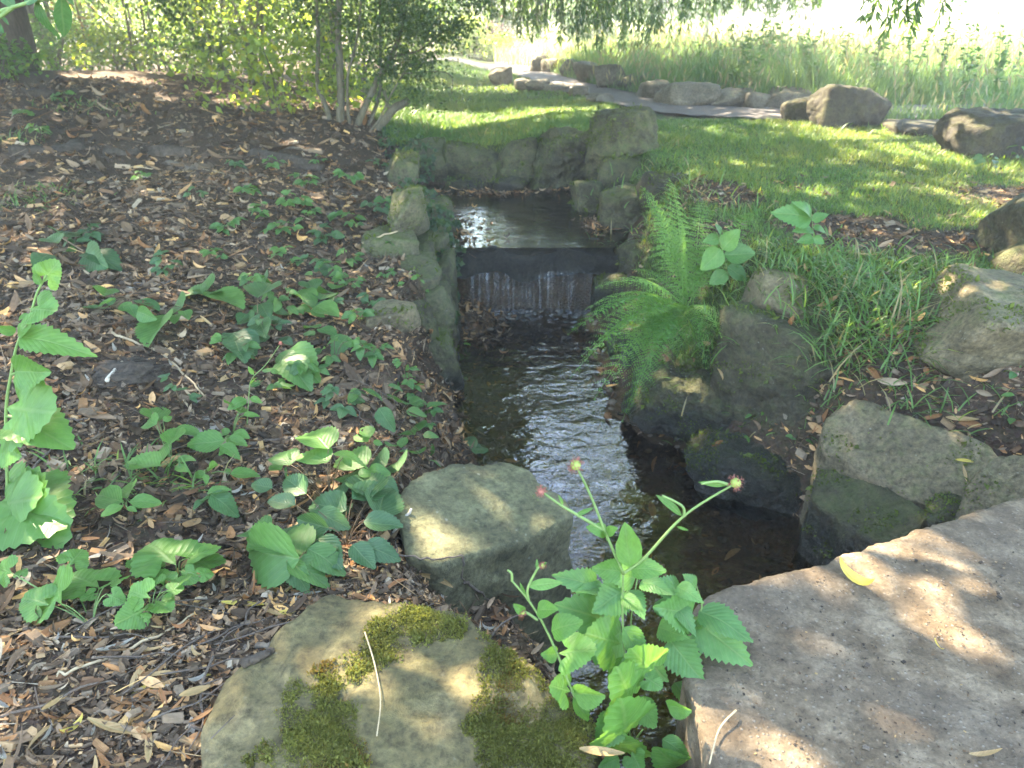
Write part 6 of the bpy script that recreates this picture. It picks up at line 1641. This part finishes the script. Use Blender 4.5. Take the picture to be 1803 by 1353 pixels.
twig('dark twig at the right of the lichen-grey one', 4, [(1560, 800), (1640, 800), (1720, 850)], .004)
twig('thin twig leaning between the long twig and root mass', 4, [(930, 760), (1000, 845)], .004, 'straw')
twig('thick bark-covered stick at the top of the open mulch', 4, [(690, 190), (800, 195), (880, 180)], .010, 'dead_wood', .012)
twig('pale straw stalk on the bottom left mulch', 7, [(290, 888), (450, 825), (600, 760)], .0032, 'straw', .012)
twig('brown stalk above the pale straw stalk', 7, [(620, 760), (800, 680), (950, 590)], .003, 'straw', .012)
twig('thin dark stem lying on the mossy stone edge', 7, [(950, 1270), (1060, 1160), (1150, 1070)], .0014)
twig('thin twig lying across the right bank earth', 6, [(960, 850), (1090, 880), (1225, 912)], .004, 'straw', .01)
twig('bent grey twig hooked between the two foreground stones', 8, [(200, 405), (300, 470), (450, 498), (600, 485)], .003, lift=.014)
twig('short twig standing at the end of the hooked grey twig', 8, [(600, 485), (598, 580)], .003, lift=.012)
twig('dark twigs in the crack behind the mossy stone', 8, [(600, 590), (690, 650), (770, 700)], .004, lift=.012)
twig('curved straw lying over the moss on the mossy stone', 8, [(195, 800), (235, 930), (260, 1080), (245, 1230)], .0016, 'straw', .012)
twig('curved pale straw at the bottom edge of the concrete slab', 8, [(1720, 1120), (1650, 1200), (1610, 1342)], .0018, 'straw', .010)
twig('red-brown twig by the top of the boulder', 8, [(560, 75), (620, 40), (665, 60)], .003, lift=.012)
twig('dead pale wood splinter left of the boulder', 8, [(310, 392), (390, 290)], .006, 'pale_wood', .012)
twig('long pale twig on the edge above the square topped wall stone', 5, [(110, 150), (250, 100), (420, 55)], .006, 'straw', .012)
twig('thin leafless stem standing at the left edge of the pool', 2 if 2 in CROPS else 0, [(765, 325), (764, 345)], .006) if False else None
twig('dark root crossing the earth slope above the stream', 5, [(560, 1010), (620, 1080), (660, 1120)], .008, 'dead_wood', .008)
twig('dark thin root across the slope left of the stream', 5, [(540, 1060), (620, 1110)], .005)
twig('dark twig lying on the leaf-strewn lawn at the right', 6, [(1030, 185), (1065, 215), (1080, 255)], .005, 'dark_wood', .01)
twig('pale twig beside the dark one on the leaf-strewn lawn', 6, [(1085, 245), (1140, 225), (1185, 195)], .004, 'straw', .01)
twig('pale grass stalk lying on the upper mulch', 1, [(620, 865), (800, 880)], .006, 'straw', .02)
def loose_twigs():
    k = 0
    ms = []
    for q in range(6):
        P = np.array([[0, 0, 0], [.25, .02 * rng.normal(), .03], [.5, .03 * rng.normal(), .02], [.75, .02 * rng.normal(), .03], [1, 0.03 * rng.normal(), 0]]) - [.5, 0, 0]
        b = Bag(); tube(_densify(P, 4), np.linspace(.016, .008, 17), 5, b); ms.append(b.mesh('twig', M['dead_wood'] if q % 3 else M['bark']))
    while k < 90:
        px, py = rng.uniform(0, 860), rng.uniform(330, 1350)
        g = G(px, py)
        if w_left(g[:1], g[1:2])[0] < 0.5: continue
        n = hgrad(g[:1], g[1:2])[0]
        o = bpy.data.objects.new('twig', ms[k % 6]); COL.objects.link(o)
        q = Vector((0, 0, 1)).rotation_difference(Vector(n)).to_matrix().to_4x4()
        s = rng.uniform(0.07, 0.22)
        o.matrix_basis = Matrix.Translation((g[0], g[1], g[2] + 0.014)) @ q @ Matrix.Rotation(rng.uniform(0, 6.28), 4, 'Z') @ Matrix.Diagonal((s, s * rng.uniform(.7, 1.1), s * rng.uniform(.6, 1.0), 1))
        tag(o, 'loose dead twig lying on the mulch bank', 'twig', 'loose twigs on the mulch bank')
        k += 1
loose_twigs()

def log_piece(label, crop, a, b, r, seed, mat='dark_wood'):
    p = G(*cp(crop, *a)); q = G(*cp(crop, *b)); p = p + [0, 0, r * 0.05]; q = q + [0, 0, r * 0.05]
    P = _densify(np.array([p, (p + q) / 2 + rng.normal(size=3) * r * 0.4, q]), 10); c = P.mean(0)
    V, Q, T = tube(P - c, r * (0.8 + 0.25 * np.sin(np.linspace(0.3, 2.8, len(P)))), 14)
    V = V + 0.25 * r * np.stack([fbm(V * 22 + k * 9, seed + k, 3) for k in range(3)], -1)
    return tag(obj('log', mesh_data('log', V, [Q, T], M[mat]), None, tuple(c)), label, 'log')
log_piece('dark rotted log in front of the multi-stemmed shrub', 1, (1290, 800), (1650, 880), .055, 501)
log_piece('dark rotted log on the mulch, left of the shaded middle log', 1, (60, 790), (430, 760), .07, 502)
log_piece('short dark log in the middle of the upper mulch', 1, (530, 790), (720, 785), .05, 503)
log_piece('dark log right of the short middle one', 1, (770, 790), (980, 800), .06, 504)
log_piece('brown curved root piece below the middle logs', 1, (860, 840), (1030, 870), .03, 505, 'bark')
log_piece('dark log near the willow trunk at the rear of the mulch', 1, (150, 510), (320, 505), .06, 506)
log_piece('pale long branch lying behind the shrub foot', 1, (1380, 750), (1650, 790), .022, 507, 'bark')

def root_mass():
    c = G(*cp(4, 620, 640))
    t = empty('root_mass', tuple(c), 'dark fibrous clump of roots lying on the mulch', 'root mass')
    D, F = ico(4)
    V = D * [.125, .10, .035] * (1 + 0.25 * fbm(D * 3, 521, 4))[:, None]
    obj('soil_core', mesh_data('soil_core', V, F, M['dark_wood']), t)
    b = Bag()
    for k in range(520):
        d = unit(rng.normal(size=3) * [1, 1, .5]); d[2] = abs(d[2]); p = d * [.125, .10, .035] * rng.uniform(.8, 1.05)
        a = rng.uniform(0, 6.28); L = rng.uniform(.02, .07)
        e = p + np.array([math.cos(a), math.sin(a), rng.normal() * .2]) * L
        e[2] = max(e[2], 0.0)
        tube(bez(p, (p + e) / 2 + [rng.normal() * .01, rng.normal() * .01, .014], e, 5), np.linspace(.0009, .0005, 5), 3, b, cap=False)
    tag(obj('roots', b.mesh('roots', M['dark_wood']), t), kind='stuff')
root_mass()
twig('dark piece of bark on the left part of the mossy stone', 7, [(1200, 808), (1270, 780), (1345, 745)], .0095, 'dark_wood', .006, 'bark_piece', 'bark piece')
twig('flaky bark strip behind the dark bark piece on the mossy stone', 7, [(1170, 760), (1240, 730), (1310, 722)], .008, 'bark', .004, 'bark_piece', 'bark piece')

# ------------------------------------------------------------------ moss on the broad stone
def moss():
    bv = bvh_of(mossy)
    spots = [(755, 1078, 42), (715, 1098, 42), (690, 1120, 36), (660, 1150, 26), (625, 1180, 24), (585, 1195, 26), (565, 1235, 40), (530, 1265, 34), (575, 1290, 46), (600, 1270, 30), (555, 1330, 46), (600, 1335, 40), (800, 1100, 20), (520, 1225, 22),
             (880, 1105, 36), (905, 1140, 44), (890, 1180, 38), (930, 1160, 36), (965, 1190, 26), (900, 1215, 26), (875, 1265, 40), (905, 1290, 44), (865, 1300, 30), (930, 1335, 46), (990, 1240, 30), (1005, 1290, 44), (1000, 1340, 46), (870, 1345, 28), (960, 1300, 24), (470, 1330, 20), (830, 1280, 14), (440, 1345, 12)]
    P, Nn, Cc = [], [], []
    o = np.array(mossy.location)
    for px, py, r in spots:
        m = int(r * r * 0.75)
        a = rng.uniform(0, 6.283, m); rr = r * rng.random(m) ** 0.62 * 1.35
        lum = rng.uniform(0.8, 1.15)
        for q, z in zip(rr, a):
            h, nn, i, t = bv.ray_cast(Vector((0, 0, CZ)), Vector(unit(ray(px + q * math.cos(z), py + q * math.sin(z)))))
            if h is None: continue
            if n2(h[0], h[1], 30, 530, 3) + 0.2 * rng.normal() < -0.65 + 0.9 * (q / r - 0.6): continue
            P.append(h[:]); Nn.append(nn[:]); Cc.append(lum)
    P = np.array(P); Nn = np.array(Nn); n = len(P)
    b = Bag()
    for rep_ in range(3):
        yd = unit(Nn + rng.normal(size=(n, 3)) * 0.55)
        c = colours(n, (0.085, 0.090, 0.022), (0.16, 0.16, 0.042)) * np.array(Cc)[:, None]
        brown = n2(P[:, 0], P[:, 1], 15, 533, 2) + 0.25 * rng.normal(size=n) > 0.62
        c[brown] = c[brown] * [1.0, .62, .7]
        hh = rng.uniform(.0025, .0065, n) * (1.15 + 0.7 * n2(P[:, 0], P[:, 1], 30, 531))
        scatter(LEAF2_V * [.75, 1, 1], None, P - o + rng.normal(size=(n, 3)) * .0015, yd, rng.normal(size=(n, 3)), hh, c, b, TT=LEAF2_T)
    tag(obj('moss', b.mesh('moss', M['moss'], False), mossy), kind='stuff')
moss()

# moss, liverwort and tiny herbs growing on the damp stones
def moss_on(o, dens, seed, size=0.010, nz_min=-0.3, thr=0.0, big=0.0):
    me = o.data; r = np.random.default_rng(seed)
    n = len(me.polygons)
    ar = np.zeros(n); me.polygons.foreach_get('area', ar)
    nn = np.zeros(n * 3); me.polygons.foreach_get('normal', nn); nn = nn.reshape(-1, 3)
    cc = np.zeros(n * 3); me.polygons.foreach_get('center', cc); cc = cc.reshape(-1, 3)
    R = np.array(o.rotation_euler.to_matrix()); loc = np.array(o.location)
    wc = cc @ R.T + loc; wnn = nn @ R.T
    ok = (wnn[:, 2] > nz_min) & (wc[:, 2] > 0.06) & ((wnn * (np.array([0, 0, CZ]) - wc)).sum(1) > -0.1)
    ok &= wc[:, 2] > H(wc[:, 0], wc[:, 1]) - 0.03
    f = fbm(wc * 9, seed, 3) + 0.35 * wnn[:, 2] - 0.2
    w = ar * ok * np.clip((f - thr) * 3, 0, 1)
    if w.sum() <= 0: return
    m = int(dens * w.sum())
    k = r.choice(n, m, p=w / w.sum())
    p = cc[k] + r.normal(size=(m, 3)) * 0.004
    b = Bag()
    yd = unit(nn[k] + r.normal(size=(m, 3)) * 0.8)
    sz = size * r.uniform(.5, 1.5, m)
    if big: sz = np.where(r.random(m) < big, sz * 2.6, sz)
    scatter(LEAF2_V * [.9, 1, 1], None, p, yd, r.normal(size=(m, 3)), sz, colours(m, (0.045, 0.062, 0.014), (0.095, 0.125, 0.028)), b, TT=LEAF2_T)
    tag(obj('moss', b.mesh('moss', M['moss'], False), o), kind='stuff')
for k, o in enumerate(_stones):
    nm = o.name.split('.')[0]
    if nm == 'bank_stone': moss_on(o, 16000, 700 + k, 0.009, thr=0.05, big=0.04)
    elif nm == 'wall_stone': moss_on(o, 9000, 700 + k, 0.010, thr=0.15, big=0.06)
    elif nm == 'pool_stone': moss_on(o, 6000, 700 + k, 0.014, thr=0.05, big=0.05)
    elif o is boulder: moss_on(o, 5000, 700 + k, 0.004, thr=0.5)

# overhanging sapling twig with big leaves at the upper left, rooted outside the frame
upright('leafy elder sprig reaching in from the left with large drooping leaves', 'sapling', 1, 1.75,
    [[(-900, 2200), (-700, 900), (-420, 200), (-60, 80), (60, 40), (190, 5), (420, -40)], [(60, 40), (10, 80), (-40, 110)]],
    [(190, 5, 262, 215, 0, .02, 'bramble', .8), (205, -10, 290, 120, 0, .05, 'willow', 2.2), (130, 20, 235, -60, 0, 0, 'bramble', .9), (70, 35, -20, -60, 0, 0, 'bramble', .9), (10, 80, 45, 130, 0, 0, 'willow', 2.0), (330, -30, 380, 20, 0, 0, 'bramble', .8), (420, -40, 470, 10, 0, 0, 'bramble', .8), (310, -20, 335, 200, 0, .03, 'willow', 2.4), (-40, 110, 20, 170, 0, 0, 'bramble', .9)], 'bramble', 'broad', 'sapling', thick=0.006)
for m in list(bpy.data.meshes):
    if m.users == 0: bpy.data.meshes.remove(m)

# ------------------------------------------------------------------ added haze volume, put in for the lens's milky veiling glare
def glare_haze():
    V, Q = box_grid(-230, 230, -80, 300, -1.6, 11.0, 1000)
    m, nt, out = new_mat('glare_haze')
    pv = N(nt, 'VolumePrincipled', {'Color': (1.0, 0.99, 0.95), 'Density': 0.0075, 'Anisotropy': 0.3})
    nt.links.new(pv.outputs[0], out.inputs['Volume'])
    tag(obj('glare_haze', mesh_data('glare_haze', V, Q, m, smooth=False)), kind='stuff')
glare_haze()
